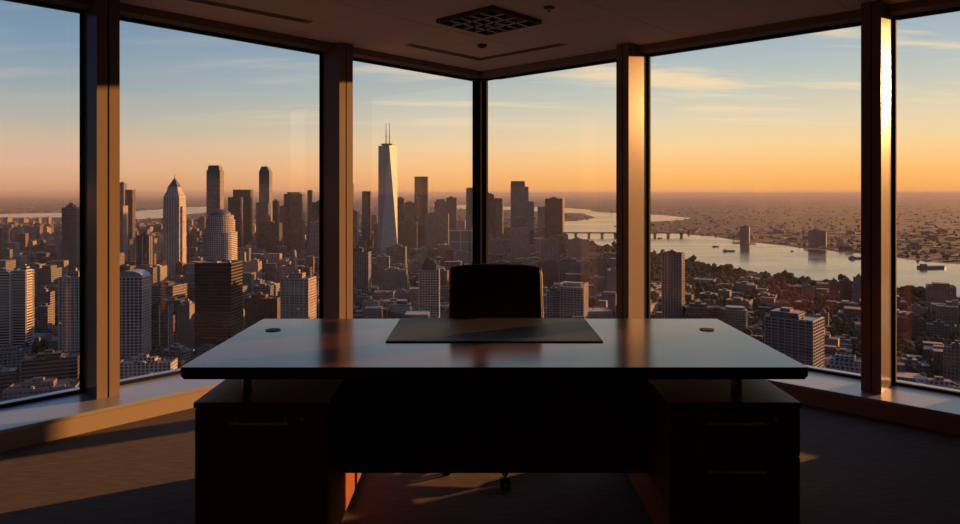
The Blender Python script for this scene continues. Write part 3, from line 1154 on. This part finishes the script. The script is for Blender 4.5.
        b.face([(-a, -c, h * .6), (a, -c, h * .6), (a, 0, h), (-a, 0, h)]); b.face([(a, c, h * .6), (-a, c, h * .6), (-a, 0, h), (a, 0, h)])
        b.face([(a, -c, h * .6), (a, c, h * .6), (a, 0, h)]); b.face([(-a, c, h * .6), (-a, -c, h * .6), (-a, 0, h)])
        b.build('gable_roof', RM['metal'], root)
    if kind in ('plain', 'setback') and kw.get('antenna'):
        b = MB(); b.tube([(wd * .1, 0, h), (wd * .1, 0, h + kw['antenna'])], [.6, .25], 6); b.build('antenna', MAST, root)
    if frame:
        fm, bay, fl, t_, d_, vv, hh = frame
        b = MB()
        z1 = h * {'dome': .74, 'barrel': .93, 'terrace': .55}.get(kind, 1.0)
        if kind == 'setback' and len(kw['steps']) > 1:
            z1 = h * kw['steps'][1][0]
        gridframe(b, wd, dp_, 3.0, z1, bay, fl, t_, d_, vv, hh)
        b.build('facade_frame', fm, root, weld=False)
    if units:
        roof_units(root, wd, dp_, h * (.93 if kind == 'twin' else 1.0), seed, units)
    return root


W_ = (FRAME_W, 4.4, 3.6, .7, .7, True, True)
# ---- seen through the far left window
T('white slab tower of stacked balconies at the left edge of the view', -12, 14, 274, 352, 'slats', yaw=14, dr=.5, frame=(FRAME_W, 30, 3.4, .5, 1.3, True, True))
T('white balcony tower stepping up beside the slab at the left edge', 13, 33, 270.5, 350, 'slats', yaw=2, dr=.9, frame=(FRAME_W, 11, 3.4, .5, 1.2, True, True))
T('tall dark blue glass tower rising beside the leftmost mullion', 62, 84, 208, 277, 'blue_glass', yaw=-4, dr=.9, roof='dark', frame=(FRAME_D, 7, 3.8, .7, .5, True, False), ph=8)
T('pale concrete grid tower standing in front of the tall blue glass tower', 59, 92, 277, 357, 'stone', yaw=4, dr=.8, frame=W_, units=3, ph=7)
T('grey plain slab block among low roofs left of the blue glass tower', 12.5, 24, 228, 243, 'blank', yaw=4, dr=.6)
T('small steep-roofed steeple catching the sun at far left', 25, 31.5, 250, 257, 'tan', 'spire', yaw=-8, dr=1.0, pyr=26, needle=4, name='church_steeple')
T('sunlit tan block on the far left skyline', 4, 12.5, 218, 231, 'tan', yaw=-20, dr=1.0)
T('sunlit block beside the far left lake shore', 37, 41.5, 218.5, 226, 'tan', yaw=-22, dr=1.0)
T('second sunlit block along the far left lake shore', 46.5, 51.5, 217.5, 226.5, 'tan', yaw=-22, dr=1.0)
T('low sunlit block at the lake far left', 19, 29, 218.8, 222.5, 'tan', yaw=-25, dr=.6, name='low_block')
T('long dark low hall with pale roof edges at the bottom left window', -14, 32, 352, 372, 'concrete', yaw=28, dr=.55, roof='dark', name='low_hall', units=6)
T('wide dark flat hall with pale roof rims in front of the grid tower', 22, 82, 357, 385, 'bands', yaw=24, dr=.6, roof='dark', name='low_hall', units=8)
T('dark flat-roofed block at the very bottom of the far left window', 4, 84, 386, 408, 'concrete', yaw=18, dr=.5, roof='dark', name='low_hall', units=9)
T('long dark shed with a ribbed metal roof left of the pointed hall roofs', -40, 20, 372, 392, 'bands', yaw=26, dr=.5, roof='metal', name='low_hall', units=4)
T('dark low block half hidden by the leftmost mullion', 84, 118, 368, 392, 'concrete', yaw=12, dr=.7, roof='dark', name='low_block', units=4)
T('dark low block below the narrow tower with pale corner piers', 150, 170, 352, 362, 'bands', yaw=10, dr=.7, roof='dark', name='low_block', units=3)
T('narrow grey mid-rise between the balcony tower and the grid tower', 38, 55, 292, 330, 'concrete', yaw=6, dr=.8, roof='grey', units=2)

# ---- seen through the left window
T('dark skyscraper with a rooftop mast just right of the leftmost mullion', 116, 127, 183.5, 240, 'blue_glass', yaw=0, dr=.8, roof='dark', antenna=6)
T('dark glass tower just right of the masted skyscraper', 125, 135.5, 190, 243, 'dark_glass', yaw=0, dr=.8, roof='dark', top='none')
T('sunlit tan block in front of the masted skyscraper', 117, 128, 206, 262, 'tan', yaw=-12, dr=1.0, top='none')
T('dark twin-edged tower with orange sunlit right side', 136, 154, 236, 287, 'dark_glass', yaw=2, dr=.8, roof='dark', frame=(FRAME_W, 12, 99, 1.3, .5, True, False))
T('pointed stone skyscraper with pyramid roof and needle', 163.5, 186, 187, 284, 'pale_piers', 'spire', yaw=0, dr=1.0, pyr=20, needle=9, frame=None)
T('tall square tower with a stepped crown behind the domed tower', 206.5, 224, 165.5, 262, 'stone', 'crown', yaw=-2, dr=.7, frame=None)
T('white round-cornered tower with drums and a dome on top', 201, 240, 209, 297, 'white_grid', 'dome', yaw=4, dr=1.0)
T('wide black tower with ribbon windows in front of the domed tower', 195, 243, 262.5, 351, 'black', yaw=-3, dr=.75, roof='dark', top='none', units=3)
T('dark slab tower with flat top right of the domed tower', 228, 243, 197.5, 254, 'dark_glass', yaw=0, dr=.6, roof='dark', top='none')
T('taller dark slab tower behind the flat-topped one', 233, 253.5, 190, 249, 'dark_glass', yaw=0, dr=.5, roof='dark', top='none')
T('slim tower with a slanted tapering crown', 259, 272.5, 166.5, 243, 'stone', 'slant', yaw=-4, dr=.8)
T('low grey office tower in front of the slim slanted-crown tower', 256, 271, 203, 255, 'blue_glass', yaw=0, dr=.7, top='none')
T('narrow dark tower just right of the slanted-crown tower', 272.5, 279.5, 201, 246, 'dark_glass', yaw=0, dr=.8)
T('dark block with rooftop boxes below the slanted-crown tower', 259, 282.5, 223, 258, 'dark_glass', yaw=3, dr=.7, roof='dark', units=3)
T('big dark office block left of the second mullion', 284, 305, 192.5, 250, 'dark_glass', 'setback', yaw=0, dr=.6, roof='dark', steps=((0, 1.0), (.97, .7)), top='none')
T('shorter shoulder tower against the big dark office block', 279.5, 286, 206, 248, 'stone', yaw=0, dr=.8, roof='dark', top='none')
T('slim blue-grey tower left of the second mullion', 307, 314, 191, 247, 'blue_glass', 'round', yaw=0, dr=.9)
T('dark tower partly behind the second mullion', 312, 324, 202.5, 250, 'dark_glass', yaw=0, dr=.8, roof='dark')
T('grey stone block against the second mullion', 309, 324, 223, 262, 'stone', yaw=0, dr=.8)
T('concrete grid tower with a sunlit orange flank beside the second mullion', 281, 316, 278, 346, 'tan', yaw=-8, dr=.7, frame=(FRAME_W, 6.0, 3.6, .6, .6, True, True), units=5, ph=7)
T('brick block with lit rooftop stacks right of the black tower', 245, 283, 298, 337, 'brick', yaw=0, dr=.6, roof='dark', units=5)
T('barrel-roofed white grid tower beside the leftmost mullion', 114, 151, 270, 360, 'dark_glass', 'barrel', yaw=3, dr=.7, frame=(FRAME_W, 4.6, 3.6, .75, .7, True, True))
T('banded office block behind the barrel-roofed tower', 150, 187, 285, 312, 'bands', yaw=-14, dr=.8, roof='grey', units=4, frame=(FRAME_W, 99, 4.2, .6, .5, False, True))
T('narrow dark tower with pale corner piers right of the barrel-roofed tower', 151, 173, 304, 354, 'dark_glass', yaw=4, dr=.7, frame=(FRAME_W, 9, 99, 1.0, .5, True, False), units=2)
T('pale grey blank-sided block left of the black tower', 177, 195, 305, 347, 'blank', yaw=-6, dr=.8, roof='pale')
T('white low building with a grid front at the bottom of the left window', 116, 178, 362, 383, 'white_grid', yaw=7, dr=.4, roof='grey', name='low_block', units=8)
T('long low flat block with a sunlit end near the desk corner', 158, 195, 350, 361, 'concrete', yaw=-14, dr=.6, roof='pale', name='low_block', units=4)
T('tower of grey concrete behind the brick block', 243, 262, 262, 292, 'blank', yaw=0, dr=.8, roof='pale')
T('rounded slim tower with sunlit right edge left of the second mullion', 290.5, 297, 252, 300, 'tan', 'round', yaw=-12, dr=1.0)

# ---- seen through the window left of the corner post
T('dark tower at the left edge of the corner window', 345, 354, 184, 250, 'dark_glass', yaw=0, dr=.7, roof='dark')
T('short wide dark tower left of the tallest skyscraper', 362, 371.5, 191.5, 243, 'dark_glass', yaw=0, dr=.8, roof='dark', top='none')
T('tallest skyscraper, a silvery faceted shaft with twin masts', 378, 397.5, 146, 262, 'steel', 'obelisk', yaw=17, dr=1.0, mast=62)
T('dark tower tucked right of the tallest skyscraper', 397, 404.5, 198.5, 246, 'dark_glass', yaw=0, dr=.8, roof='dark')
T('dark tall office tower with a lighter top band', 414.5, 428.5, 177, 250, 'dark_glass', 'setback', yaw=0, dr=.8, roof='dark', steps=((0, 1.0), (.93, .99)), top='none', antenna=5)
T('low dark block left of the tall office tower with the light band', 404, 416, 203, 244, 'stone', yaw=0, dr=.7, roof='dark')
T('bulky stepped grey tower before the lake', 434.5, 447, 199.5, 240, 'stone', 'setback', yaw=0, dr=.8, steps=((0, 1.0), (.94, .75)), top='none')
T('square grey tower left of the corner post', 446, 457, 198, 243, 'stone', yaw=0, dr=.8)
T('round-topped slim tower touching the corner post', 466, 474, 188.5, 245, 'blue_glass', 'round', yaw=0, dr=.9)
T('dark grid office block with a sunlit right edge behind the desk', 346, 371, 252, 296, 'dark_glass', yaw=-4, dr=.5, roof='grey', frame=(FRAME_W, 3.5, 3.8, .45, .5, True, True), ph=8)
T('pale-roofed block with a broad top floor behind the desk', 383, 408.5, 270, 299, 'stone', 'setback', yaw=3, dr=.7, roof='pale', steps=((0, 1.0), (.80, .92)), units=3)
T('small white flat block below the pale-roofed block', 393, 410, 293, 312, 'blank', yaw=3, dr=.6, roof='pale', name='low_block', units=2)
T('white grid tower with stepped top left of the chair', 419.5, 439.5, 260.5, 328, 'dark_glass', 'setback', yaw=1, dr=.8, steps=((0, 1.0), (.86, .74), (.95, .5)), frame=(FRAME_W, 4.0, 3.6, .8, .7, True, True))
T('block framed in white concrete near the corner post', 449.5, 472, 230.5, 264, 'blank', yaw=0, dr=.6, roof='pale', frame=(FRAME_W, 40, 30, 2.6, .8, True, True), top='none')
T('brown mid-rise below the tallest skyscraper', 374, 392, 224, 258, 'stone', yaw=0, dr=.7, roof='dark')
T('broad brown block in the hazy middle left of the corner post', 396, 418, 222, 252, 'brick', yaw=0, dr=.7, roof='dark')
T('low dark grid tower above the pale-roofed block', 386, 407, 247, 275, 'concrete', yaw=0, dr=.7)
T('slab of grey flats at the left edge of the corner window', 345, 359, 212, 250, 'concrete', yaw=0, dr=.7)
T('brown slab between the framed block and the stepped grid tower', 425, 449, 214, 250, 'stone', yaw=0, dr=.5, roof='dark')

# ---- seen through the window right of the corner post
T('dark tower touching the corner post on its right side', 479, 494, 194.5, 243, 'dark_glass', yaw=0, dr=.7, roof='dark')
T('slim round-topped tower right of the corner post', 494, 503.5, 199, 243, 'stone', 'round', yaw=0, dr=.9)
T('tallest brown tower right of the corner post', 510.5, 525, 181.5, 245, 'stone', 'setback', yaw=0, dr=.7, steps=((0, 1.0), (.96, .96)), top='none')
T('blue-grey tower against the tallest brown tower', 518, 528.5, 187, 243, 'blue_glass', yaw=0, dr=.7, top='none')
T('stepped brown tower in front of the blue-grey one', 517.5, 534, 202, 249, 'stone', yaw=0, dr=.7, roof='dark', antenna=4)
T('narrow brown tower left of the dark riverside slab', 537.5, 546, 207, 240, 'stone', yaw=0, dr=.7, top='none')
T('dark riverside slab tower with a sunlit right edge', 545, 564.5, 199, 247, 'dark_glass', yaw=-20, dr=.45, roof='dark')
T('pale stone block below the tallest brown tower', 511, 530, 229, 262, 'tan', yaw=0, dr=.6, ph=4)
T('brown block in front of the dark riverside slab', 539.5, 559.5, 241, 268, 'stone', yaw=0, dr=.7, roof='dark')
T('pale office block near the bridge end', 568, 589, 240, 261, 'tan', yaw=-3, dr=.5, roof='pale')
T('dark wide block above the sunlit twin tower', 557, 590, 261, 287, 'concrete', yaw=0, dr=.6, roof='dark', units=2)
T('brown block above the chair shoulder', 538, 558, 262, 290, 'brick', yaw=0, dr=.6, roof='dark')
T('grey office block with small roof boxes right of the corner post', 490, 508, 240, 266, 'stone', yaw=0, dr=.7, units=2, name='low_block')
T('white residential tower with a sunlit right wing right of the chair', 560.5, 588, 283, 333, 'concrete', 'twin', yaw=-22, dr=.8, frame=(FRAME_W, 4.5, 3.3, .5, .6, True, True), roof='pale')
T('shorter pale tower just right of the chair', 546.5, 562, 291, 330, 'blue_glass', yaw=-4, dr=.7, frame=(FRAME_W, 4.0, 3.3, .5, .5, True, True), roof='pale')
T('low sunlit block right of the sunlit-wing tower', 590, 608, 297.5, 303, 'tan', yaw=-10, dr=.5, roof='pale', name='low_block')
T('brown tower at the left side of the third mullion', 592, 607, 260, 291, 'brick', yaw=0, dr=.8)
T('tan tower at the foot of the third mullion', 606, 622, 272, 304, 'tan', yaw=0, dr=.8, roof='dark')

# ---- seen through the right window
T('tall slab tower with a sunlit right edge standing before the river', 662, 684.5, 253, 328, 'blue_glass', yaw=-34, dr=.45, roof='grey', frame=(FRAME_W, 4.0, 3.4, .35, .4, True, False), ph=3)
T('wide dark glass office block right of the riverside slab tower', 682, 722, 307, 330, 'dark_glass', yaw=-6, dr=.6, roof='grey', frame=(FRAME_D, 8, 99, .8, .5, True, False), units=4)
T('pale rounded office block behind the right desk corner', 722, 748, 309, 336, 'concrete', 'round', yaw=-12, dr=.7, roof='pale', units=2)
T('large residential tower with white frames and a penthouse right of the desk', 765, 823, 317, 376, 'blue_glass', 'plain', yaw=-42, dr=.75, roof='pale', frame=(FRAME_W, 7.0, 3.3, .45, 1.0, True, True), pk=.6, ph=6, units=5, name='residential_tower')
T('pale stepped apartment block at the bottom right of the right window', 823, 868, 356, 392, 'white_grid', 'terrace', yaw=-30, dr=.6, roof='pale', name='apartment_block', frame=(FRAME_W, 5, 3.2, .4, 1.0, True, True))
T('tan sunlit block halfway to the river in the right window', 801, 815, 287, 302, 'tan', yaw=-25, dr=.9, roof='dark')
T('small orange sunlit tower behind the large residential tower', 820.5, 829, 313.5, 330, 'tan', yaw=-30, dr=1.0)
T('wide brown slab before the river, first left of the right mullion', 829, 838.5, 282, 304, 'brick', yaw=-25, dr=.6, name='apartment_block')
T('brown slab block before the river beside the wide one', 839.5, 852, 281.5, 304, 'brick', yaw=-25, dr=.6, name='apartment_block')
T('grey tower touching the right mullion before the river', 853, 866, 278, 306, 'stone', yaw=-25, dr=.6)
T('long low white building in the tree belt of the right window', 763, 776, 279.5, 283.5, 'white_grid', yaw=-18, dr=.5, roof='pale', name='low_block')
T('square chimney-like block on the far river bank', 740, 750, 226.5, 243, 'blank', yaw=-28, dr=.8, name='silo_block')
T('pale square warehouse block on the far river bank', 808, 826.5, 231, 246.5, 'blank', yaw=-30, dr=.5, roof='pale', name='warehouse')
T('small pale shed right of the far bank warehouse', 837, 844, 239.5, 245, 'blank', yaw=-30, dr=.6, roof='pale', name='warehouse')

# ---- seen through the far right window
T('wide pale flat-roofed hall in the far right window', 892, 930, 364, 376, 'concrete', yaw=-14, dr=.6, roof='metal', name='low_hall', units=3)
T('white-framed low building at the bottom right corner of the view', 914, 975, 385, 402, 'white_grid', yaw=-18, dr=.5, roof='grey', name='low_block', units=4)
T('dark tower block at the right edge of the view', 943, 968, 348, 385, 'stone', yaw=-35, dr=.8, roof='grey', name='apartment_block')
T('brown block in the middle of the far right window', 897, 924, 318, 335, 'brick', yaw=-30, dr=.6, name='apartment_block', roof='dark')
T('pale flat block right of the brown one in the far right window', 926, 950, 325, 339, 'concrete', yaw=-30, dr=.6, name='apartment_block', roof='pale')
T('long grey-roofed block with sunlit end at the right frame edge', 930, 975, 305, 317, 'tan', yaw=-30, dr=.5, name='apartment_block', roof='metal')
T('tan block below the tree line in the far right window', 908, 928, 308, 318, 'tan', yaw=-28, dr=.6, name='apartment_block')

# --- filler: individual blocks of the dense city, then the far carpet
PANES = [(-60, 90, 'far left'), (90, 335, 'left'), (335, 479, 'left corner'), (479, 634, 'right corner'), (634, 878, 'right'), (878, 1010, 'far right')]
TONE = {'dark_glass': 'dark glass', 'blue_glass': 'blue-grey glass', 'stone': 'grey stone', 'concrete': 'concrete', 'brick': 'brown brick', 'tan': 'tan', 'white_grid': 'white grid-fronted', 'bands': 'dark banded', 'blank': 'plain grey', 'pale_piers': 'pale ribbed'}


def pane_of(px):
    for a, b, n_ in PANES:
        if a <= px < b:
            return n_
    return 'far right'


def free(x, y, r, k=0.86):
    return all((x - a) ** 2 + (y - b) ** 2 > ((r + c) * k) ** 2 for a, b, c in occ)


# keep sight lines: what a filler may not rise above, by column of the photo
def skyline(px):
    if px < 110: return 219
    if px < 330: return 215
    if px < 480: return 208
    if px < 565: return 216
    if px < 640: return 250
    return 280


count = 0
tries = 0
while count < 205 and tries < 12000:
    tries += 1
    px = R.uniform(-25, 985)
    yb = HY + 10 ** R.uniform(math.log10(38), math.log10(205))
    if R.random() < .35 and px < 630:
        px = R.uniform(110, 620)
    x, y = gp(px, yb)
    if wet(x, y, 60) or (px < 205 and yb > 338):
        continue
    tall = px < 640
    wd = R.uniform(22, 46) * (1.0 if tall else 1.1) * (.8 if y < 1000 else 1.0)
    dpt = wd * R.uniform(.55, 1.0)
    r = max(wd, dpt) * .6
    if not free(x, y, r):
        continue
    hmax = UP - (skyline(px) - HY + 3) * y / F
    if tall:
        h = R.choice([R.uniform(16, 40), R.uniform(30, 80), R.uniform(50, 125)])
        if y < 1050:
            h = R.uniform(12, 48)
    else:
        h = R.choice([R.uniform(8, 16), R.uniform(9, 22), R.uniform(14, 42)])
    h = min(h, max(12, hmax))
    if y < 2000 and px < 620:       # the named towers stay in view
        h = min(h, max(12, UP - (260 + max(0, yb - 265) * .25 - HY) * y / F))
    # nothing may hide the heroes in front of it by more than a little
    yt = HY + (UP - h) * F / y
    if y < 1250 and h > 60:
        continue
    occ.append((x, y, r))
    st = R.choice(['dark_glass', 'blue_glass', 'stone', 'stone', 'concrete', 'concrete', 'brick', 'tan', 'white_grid', 'bands', 'blank'] if tall else ['stone', 'concrete', 'concrete', 'brick', 'brick', 'tan', 'bands', 'blank'])
    rf = R.choice(['dark', 'grey', 'grey', 'pale'] if not tall else ['dark', 'grey', 'pale'])
    body = MB()
    body.prism(rect(wd, dpt), 0, h, 0, 1)
    parapet(body, wd, dpt, h, 1.1, .5)
    form = 'flat-roofed'
    u = R.random()
    if u < .3:
        body.box(-wd * .3, wd * .3, -dpt * .3, dpt * .3, h, h + R.uniform(4, 10), 0, 1); form = 'step-topped'
    elif u < .75:
        body.box(-wd * .22, wd * .1, -dpt * .2, dpt * .25, h, h + 3.5, 1, 1)
        body.box(wd * .2, wd * .36, -dpt * .3, 0, h, h + 2.4, 1, 1)
    for k in range(R.randint(1, 4)):
        a, b = R.uniform(-.38, .34) * wd, R.uniform(-.38, .34) * dpt
        body.box(a, a + 2, b, b + 2, h, h + 1.7, 1, 1)
    size = 'low' if h < 26 else ('mid-rise' if h < 62 else 'high-rise')
    dist = 'near' if y < 1150 else ('middle-distance' if y < 2200 else 'distant')
    o = body.build({'low': 'low_block', 'mid-rise': 'city_block', 'high-rise': 'office_tower'}[size], [FM[st], RM[rf]], None, weld=False)
    o.location = (x, y, GZ)
    o.rotation_euler = (0, 0, math.radians(R.choice([0, 0, 4, -6]) if px < 600 else R.choice([-28, -32, -24])))
    roofw = {'dark': 'dark', 'grey': 'grey', 'pale': 'pale'}[rf]
    lab = '%s %s %s building with %s roof, %s, in the %s window' % (size, form, TONE[st], roofw, dist, pane_of(px))
    tag(o, lab, 'building', 'small %s city buildings seen through the %s window' % (dist, pane_of(px)))
    count += 1

# the rest of the city beyond counting: one object
mb = MB()
carpet_styles = ['stone', 'concrete', 'brick', 'tan', 'dark_glass', 'blank']
cm_ = [FM[s_] for s_ in carpet_styles] + [RM['dark'], RM['grey'], RM['pale']]
grid = {}


def near_free(x, y, r):
    for a, b, c in occ:
        if (x - a) ** 2 + (y - b) ** 2 < (r + c) ** 2 * .74:
            return False
    return True


made = 0
tries = 0
while made < 6500 and tries < 40000:
    tries += 1
    px = R.uniform(-330, 1290)
    yb = HY + 10 ** R.uniform(math.log10(6.5), math.log10(215))
    x, y = gp(px, yb)
    sc = 1.0 if y < 2500 else (1.4 if y < 6000 else 1.9)
    wd = R.uniform(12, 34) * sc
    dpt = wd * R.uniform(.4, 1.0)
    r = wd * .55
    cell = (int(x / (40 * sc)), int(y / (40 * sc)), sc)
    if cell in grid or wet(x, y, r + 12) or (px < 205 and yb > 346) or (px > 590 and y > 3800 and R.random() < .6):
        continue
    if y < 5000 and not near_free(x, y, r):
        continue
    grid[cell] = 1
    if px < 560 and y > 1300:
        h = R.choice([R.uniform(10, 30), R.uniform(14, 60), R.uniform(8, 20)])
    elif px < 640:
        h = R.choice([R.uniform(8, 20), R.uniform(12, 45)])
    else:
        h = R.choice([R.uniform(5, 9), R.uniform(6, 12), R.uniform(8, 20)])
    if y > 4000:
        h = R.uniform(4, 10)
    if y > 6500:
        h = R.uniform(3, 6)
    h = min(h, max(4, UP - (skyline(px) - HY + 3) * y / F))
    a = math.radians(0 if px < 600 else -28) + R.choice([0, 0, .08, -.1])
    ca, sa = math.cos(a), math.sin(a)
    P = [(x + ca * u - sa * v, y + sa * u + ca * v) for u, v in rect(wd, dpt)]
    mi = R.randrange(6)
    mb.prism(P, 0, h, mi, 6 + R.choice([0, 0, 1, 1, 2]), None, False)
    if R.random() < .5:
        P = [(x + ca * u - sa * v, y + sa * u + ca * v) for u, v in rect(wd * .35, dpt * .35)]
        mb.prism(P, h, h + 3, mi, 7, None, False)
    made += 1
o = mb.build('distant_city', cm_, None, weld=False)
o.location = (0, 0, GZ)
tag(o, 'endless spread of low city blocks reaching to the horizon', 'city', kind='stuff')

# --- trees
def tree_mesh(seed):
    q = random.Random(seed)
    bm = bmesh.new()
    for k in range(5):
        c = Vector((q.uniform(-.28, .28), q.uniform(-.28, .28), q.uniform(.45, .8)))
        rr = q.uniform(.2, .34)
        r_ = bmesh.ops.create_icosphere(bm, subdivisions=2, radius=rr, matrix=Matrix.Translation(c))
        for v in r_['verts']:
            v.co += (v.co - c).normalized() * q.uniform(-.07, .09)
    bmesh.ops.create_cone(bm, segments=6, radius1=.05, radius2=.035, depth=.5, cap_ends=True, matrix=Matrix.Translation((0, 0, .25)))
    me = bpy.data.meshes.new('tree')
    bm.to_mesh(me); bm.free()
    me.materials.append(LEAF)
    return me


TM = [tree_mesh(s_) for s_ in range(5)]


def put_tree(px, yb, h, label, group):
    x, y = gp(px, yb)
    o = bpy.data.objects.new('tree', TM[R.randrange(5)])
    COL.objects.link(o)
    o.location = (x, y, GZ)
    o.rotation_euler = (0, 0, R.uniform(0, 6.28))
    o.scale = (h * R.uniform(.8, 1.1), h * R.uniform(.8, 1.1), h)
    tag(o, label, 'tree', group)


def shore(px, P):
    for (a, b), (c, d) in zip(P, P[1:]):
        if a <= px <= c:
            return b + (d - b) * (px - a) / (c - a)
    return P[-1][1]


NEAR = [(565, 241), (606, 247.5), (648, 254), (662, 257), (685, 262.5), (700, 265), (712, 268.5), (745, 275), (772, 278), (791, 282), (814, 285), (836, 285.5), (860, 287.5), (893, 293), (933, 299), (970, 306)]
for i in range(150):
    px = R.uniform(590, 965)
    yb = shore(px, NEAR) + R.uniform(.4, 5.0)
    x, y = gp(px, yb)
    if wet(x, y, 8):
        continue
    big = R.random() < .12
    pn = pane_of(px)
    put_tree(px, yb, R.uniform(20, 26) if big else R.uniform(11, 17),
             ('tall dark tree standing above the tree belt on the near river bank, %s window' if big else 'dark bushy tree in the belt on the near river bank, %s window') % pn,
             'near bank trees in the %s window' % pn)


def blobs(mb, x, y, h):
    n = 6
    for k in range(2):
        cx, cy, rr = x + R.uniform(-.3, .3) * h, y + R.uniform(-.3, .3) * h, h * R.uniform(.35, .5)
        P0 = [(cx + rr * .7 * math.cos(6.283 * i / n + k), cy + rr * .7 * math.sin(6.283 * i / n + k)) for i in range(n)]
        P1 = [(cx + rr * math.cos(6.283 * i / n + k), cy + rr * math.sin(6.283 * i / n + k)) for i in range(n)]
        P2 = [(cx + rr * .3 * math.cos(6.283 * i / n + k), cy + rr * .3 * math.sin(6.283 * i / n + k)) for i in range(n)]
        mb.prism(P0, h * .12, h * .5, 0, 0, P1, False)
        mb.prism(P1, h * .5, h * R.uniform(.85, 1.1), 0, 0, P2, False)


mb = MB()
for i in range(7000):
    if i % 2:
        px = R.uniform(560, 1200)
        yb = shore(min(px, 969), NEAR) + 10 ** R.uniform(0, 1.95)
    else:
        px = R.uniform(-200, 1200)
        yb = HY + 10 ** R.uniform(math.log10(14), math.log10(200))
    x, y = gp(px, yb)
    if wet(x, y, 8) or (y < 4500 and not near_free(x, y, 5)):
        continue
    blobs(mb, x, y, R.uniform(8, 15))
o = mb.build('distant_trees', LEAF, None, weld=False)
o.location = (0, 0, GZ)
tag(o, 'dark tree canopy scattered between the houses and along both river banks', 'trees', kind='stuff')

# --- bridge
(ax_, ay_), (bx_, by_) = gp(556, 236.5), gp(688, 236.8)
L = math.hypot(bx_ - ax_, by_ - ay_)
br = empty('river_bridge', (ax_, ay_, GZ), math.atan2(by_ - ay_, bx_ - ax_))
tag(br, 'long low road bridge on piers crossing the river', 'bridge')
mb = MB(); mb.box(0, L, -7, 7, 15.0, 18.5); mb.build('bridge_deck', RM['dark'], br)
mb = MB(); mb.box(0, L, -7, -6.6, 18.5, 19.8); mb.box(0, L, 6.6, 7, 18.5, 19.8); mb.build('railing', MAST, br)
for k in range(10):
    q = L * (k + .5) / 10
    mb = MB(); mb.box(q - 5, q + 5, -6, 6, 0, 12.0); mb.box(q - 8, q + 8, -7, 7, 12.0, 15.0); mb.build('bridge_pier', RM['grey'], br)

# --- boats
def boat(px, py, Lm, label, yaw=10, cat='boat', name='cargo_barge', wake=False):
    x, y = gp(px, py)
    r = empty(name, (x, y, GZ + .5), math.radians(yaw))
    tag(r, label, cat)
    mb = MB(); hw = Lm * .1
    P = [(-Lm / 2, -hw), (Lm * .36, -hw), (Lm / 2, 0), (Lm * .36, hw), (-Lm / 2, hw)]
    mb.prism(P, 0, Lm * .05 + 2, 0, 0); mb.build('hull', RM['slate'], r)
    mb = MB(); mb.box(-Lm * .42, -Lm * .25, -hw * .7, hw * .7, Lm * .05 + 2, Lm * .05 + 2 + Lm * .07); mb.build('wheelhouse', RM['grey'], r)


boat(729, 251.5, 42, 'dark ferry in mid-river, largest boat of the right window', 4, name='ferry')
boat(716, 247, 26, 'small dark boat beyond the ferry in mid-river', 10, name='work_boat')
boat(660, 238.5, 22, 'small boat just below the bridge beside the third mullion', 0, name='work_boat')
boat(616, 226.5, 26, 'small boat above the bridge in the right corner window', 20, name='work_boat')
boat(858, 258.8, 55, 'dark barge half behind the right mullion', 6)
boat(932.5, 268.2, 78, 'long dark barge alone on the water in the far right window', 6)
boat(792, 251.5, 10, 'tiny boat left of the far bank warehouse', 0, name='work_boat')
# docks on the far bank
for a, b, y0_, lab in ((733, 756, 242.8, 'flat dock at the foot of the chimney-like block'), (805, 826, 249.8, 'flat dock in front of the far bank warehouse')):
    x0_, yy0 = gp(a, y0_); x1_, yy1 = gp(b, y0_ + 1.2)
    r = empty('river_dock', ((x0_ + x1_) / 2, (yy0 + yy1) / 2, GZ), math.atan2(yy1 - yy0, x1_ - x0_))
    L = math.hypot(x1_ - x0_, yy1 - yy0)
    tag(r, lab, 'dock')
    mb = MB(); mb.box(-L / 2, L / 2, -12, 12, 3, 5); mb.build('dock_deck', RM['dark'], r)
    mb = MB()
    for k in range(7):
        q = -L / 2 + L * (k + .5) / 7
        mb.box(q - 1, q + 1, -10, -8, 0, 3); mb.box(q - 1, q + 1, 8, 10, 0, 3)
    mb.build('dock_piles', RM['slate'], r)

# --- evening haze lying over the city, below the office floor
hz = MB()
hz.box(-42000, 42000, 500, 84000, GZ - 3, 30.0)
hm = bpy.data.materials.new('evening_haze')
hm.use_nodes = True
t = NT(hm.node_tree)
t.n.clear()
vs = t.new('ShaderNodeVolumeScatter')
vs.inputs['Color'].default_value = (0.72, 0.70, 0.78, 1)
vs.inputs['Density'].default_value = 1 / 36000.0
vs.inputs['Anisotropy'].default_value = 0.0
oo = t.new('ShaderNodeOutputMaterial')
va = t.new('ShaderNodeVolumeAbsorption')
va.inputs['Color'].default_value = (0.35, 0.30, 0.30, 1)
va.inputs['Density'].default_value = 1 / 30000.0
ad = t.new('ShaderNodeAddShader')
t.put(ad.inputs[0], vs.outputs[0])
t.put(ad.inputs[1], va.outputs[0])
t.put(oo.inputs['Volume'], ad.outputs[0])
try:
    hm.cycles.homogeneous_volume = True
except Exception:
    pass
o = hz.build('haze', hm)
tag(o, 'thin evening haze lying over the whole city', 'haze', kind='stuff')
